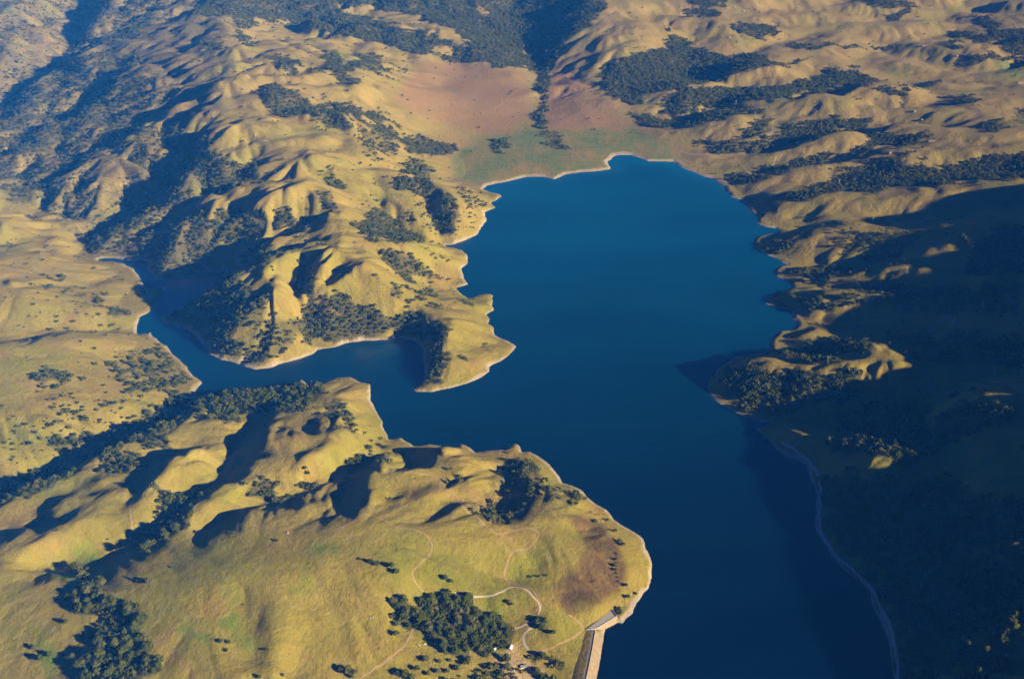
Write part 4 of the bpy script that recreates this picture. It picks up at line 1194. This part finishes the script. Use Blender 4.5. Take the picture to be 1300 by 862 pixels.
TOW = '''895,102.5|pylon on the golden ridge above the wide oak strip, farthest from the lake
934,133.5|pylon on the golden ridge directly below two oak strips
958.5,150|pylon on a ridge crest between two oak strips
980,168.5|pylon beside a small bend of pale track among oaks
1020,194.5|pylon on the smooth golden ridge with no trees near
1049,217.5|pylon on the lit ridge above the widest oak strip
1065,235|pylon standing inside the widest oak strip
988,272|pylon on the low golden spur at the lakeshore
1108,283|pylon in the shade below the lit ridge edge
1121,298|pylon in the shade by a few dark trees
1151,347|pylon rising from the long sunlit patch in the shade
1210,413|pylon on the shaded slope beside the winding road
1247,391|faint pylon on the dark wooded slope at right
1262,476.5|pylon on the shaded ridge near the right edge'''
tw = None
for ln in TOW.splitlines():
    a, lab = ln.split('|'); px, py = [float(v) for v in a.split(',')]; x, y, z = at(px, py)
    if tw is None: tw = make_tower(x, y, z, lab)
    else:
        o = copy_tree(tw); o.location = (x, y, z); o['label'] = lab
# ------------------------------------------------------------------ pale boulders
def boulder(px, py, r, label, seed):
    x, y, z = at(px, py); rnd = random.Random(seed); bm = bmesh.new(); bmesh.ops.create_icosphere(bm, subdivisions=2, radius=r)
    for v in bm.verts: v.co *= 1+rnd.uniform(-.2, .2); v.co.z *= .6
    thing('boulder', label, 'rock', (x, y, z+r*.2), rnd.uniform(0, 6), None, finish(bm, 'boulder'), M_ROCK)
boulder(470, 784, 2.0, 'left of three pale boulders on grass left of the dense grove', 1)
boulder(473, 783.3, 2.4, 'middle and largest of three pale boulders on grass left of the dense grove', 2)
boulder(476, 784.2, 1.8, 'right of three pale boulders on grass left of the dense grove', 3)
boulder(365.5, 676.5, 3.0, 'pale rock in the dark patch on the near hill', 4)
# ------------------------------------------------------------------ light, air, view
from mathutils import Vector
SUN_EL, SUN_A = 16.5, 24.0; HAZE_D = 3.3e-5; EXPO = 1.18
w = bpy.data.worlds.new('World'); SC.world = w; w.use_nodes = True
nt = w.node_tree; sk = nt.nodes.new('ShaderNodeTexSky'); sk.sky_type = 'NISHITA'; sk.sun_disc = False
sk.sun_elevation = R(SUN_EL); sk.altitude = 1500; sk.air_density = 1.0; sk.dust_density = 0.0; sk.ozone_density = 6.0; sk.sun_rotation = R(90+SUN_A)
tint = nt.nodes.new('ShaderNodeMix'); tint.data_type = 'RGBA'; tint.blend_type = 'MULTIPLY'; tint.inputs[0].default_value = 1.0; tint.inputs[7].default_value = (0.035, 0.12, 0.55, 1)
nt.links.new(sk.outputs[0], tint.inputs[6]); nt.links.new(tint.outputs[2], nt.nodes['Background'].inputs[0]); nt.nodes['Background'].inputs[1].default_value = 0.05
l = bpy.data.lights.new('sun', 'SUN'); l.energy = 5; l.angle = R(.5); l.color = (1, .87, .63)
lo = bpy.data.objects.new('sun', l); COL.objects.link(lo)
d = Vector((-math.cos(R(SUN_A))*math.cos(R(SUN_EL)), math.sin(R(SUN_A))*math.cos(R(SUN_EL)), -math.sin(R(SUN_EL))))
lo.rotation_euler = d.to_track_quat('-Z', 'Y').to_euler()
hz = bpy.data.meshes.new('haze'); x, y0, y1, z0, z1 = 11500, -400, 17700, -30, 1780
bm = bmesh.new(); bmesh.ops.create_cube(bm, size=1.0)
for v in bm.verts:
    v.co = (v.co.x*2*x, y0 if v.co.y < 0 else y1, z0 if v.co.z < 0 else z1)
bm.to_mesh(hz); bm.free()
ho = bpy.data.objects.new('haze', hz); COL.objects.link(ho); ho['kind'] = 'stuff'; ho['label'] = 'thin blue evening haze over the lake and hills'
hm = bpy.data.materials.new('haze'); hm.use_nodes = True; t = hm.node_tree; t.nodes.remove(t.nodes['Principled BSDF'])
pv = t.nodes.new('ShaderNodeVolumePrincipled'); pv.inputs['Color'].default_value = (0.03, 0.25, 1.0, 1); pv.inputs['Density'].default_value = HAZE_D
pv.inputs['Absorption Color'].default_value = (1, 1, 1, 1); pv.inputs['Anisotropy'].default_value = -0.35
t.links.new(pv.outputs[0], t.nodes['Material Output'].inputs['Volume']); hz.materials.append(hm)
vs = SC.view_settings; vs.view_transform = 'Standard'; vs.look = 'None'; vs.gamma = 1.0; vs.use_curve_mapping = False; vs.exposure = EXPO
SC.cycles.max_bounces = 4; SC.cycles.diffuse_bounces = 2; SC.cycles.glossy_bounces = 2; SC.cycles.volume_bounces = 0
SC.cycles.transparent_max_bounces = 4
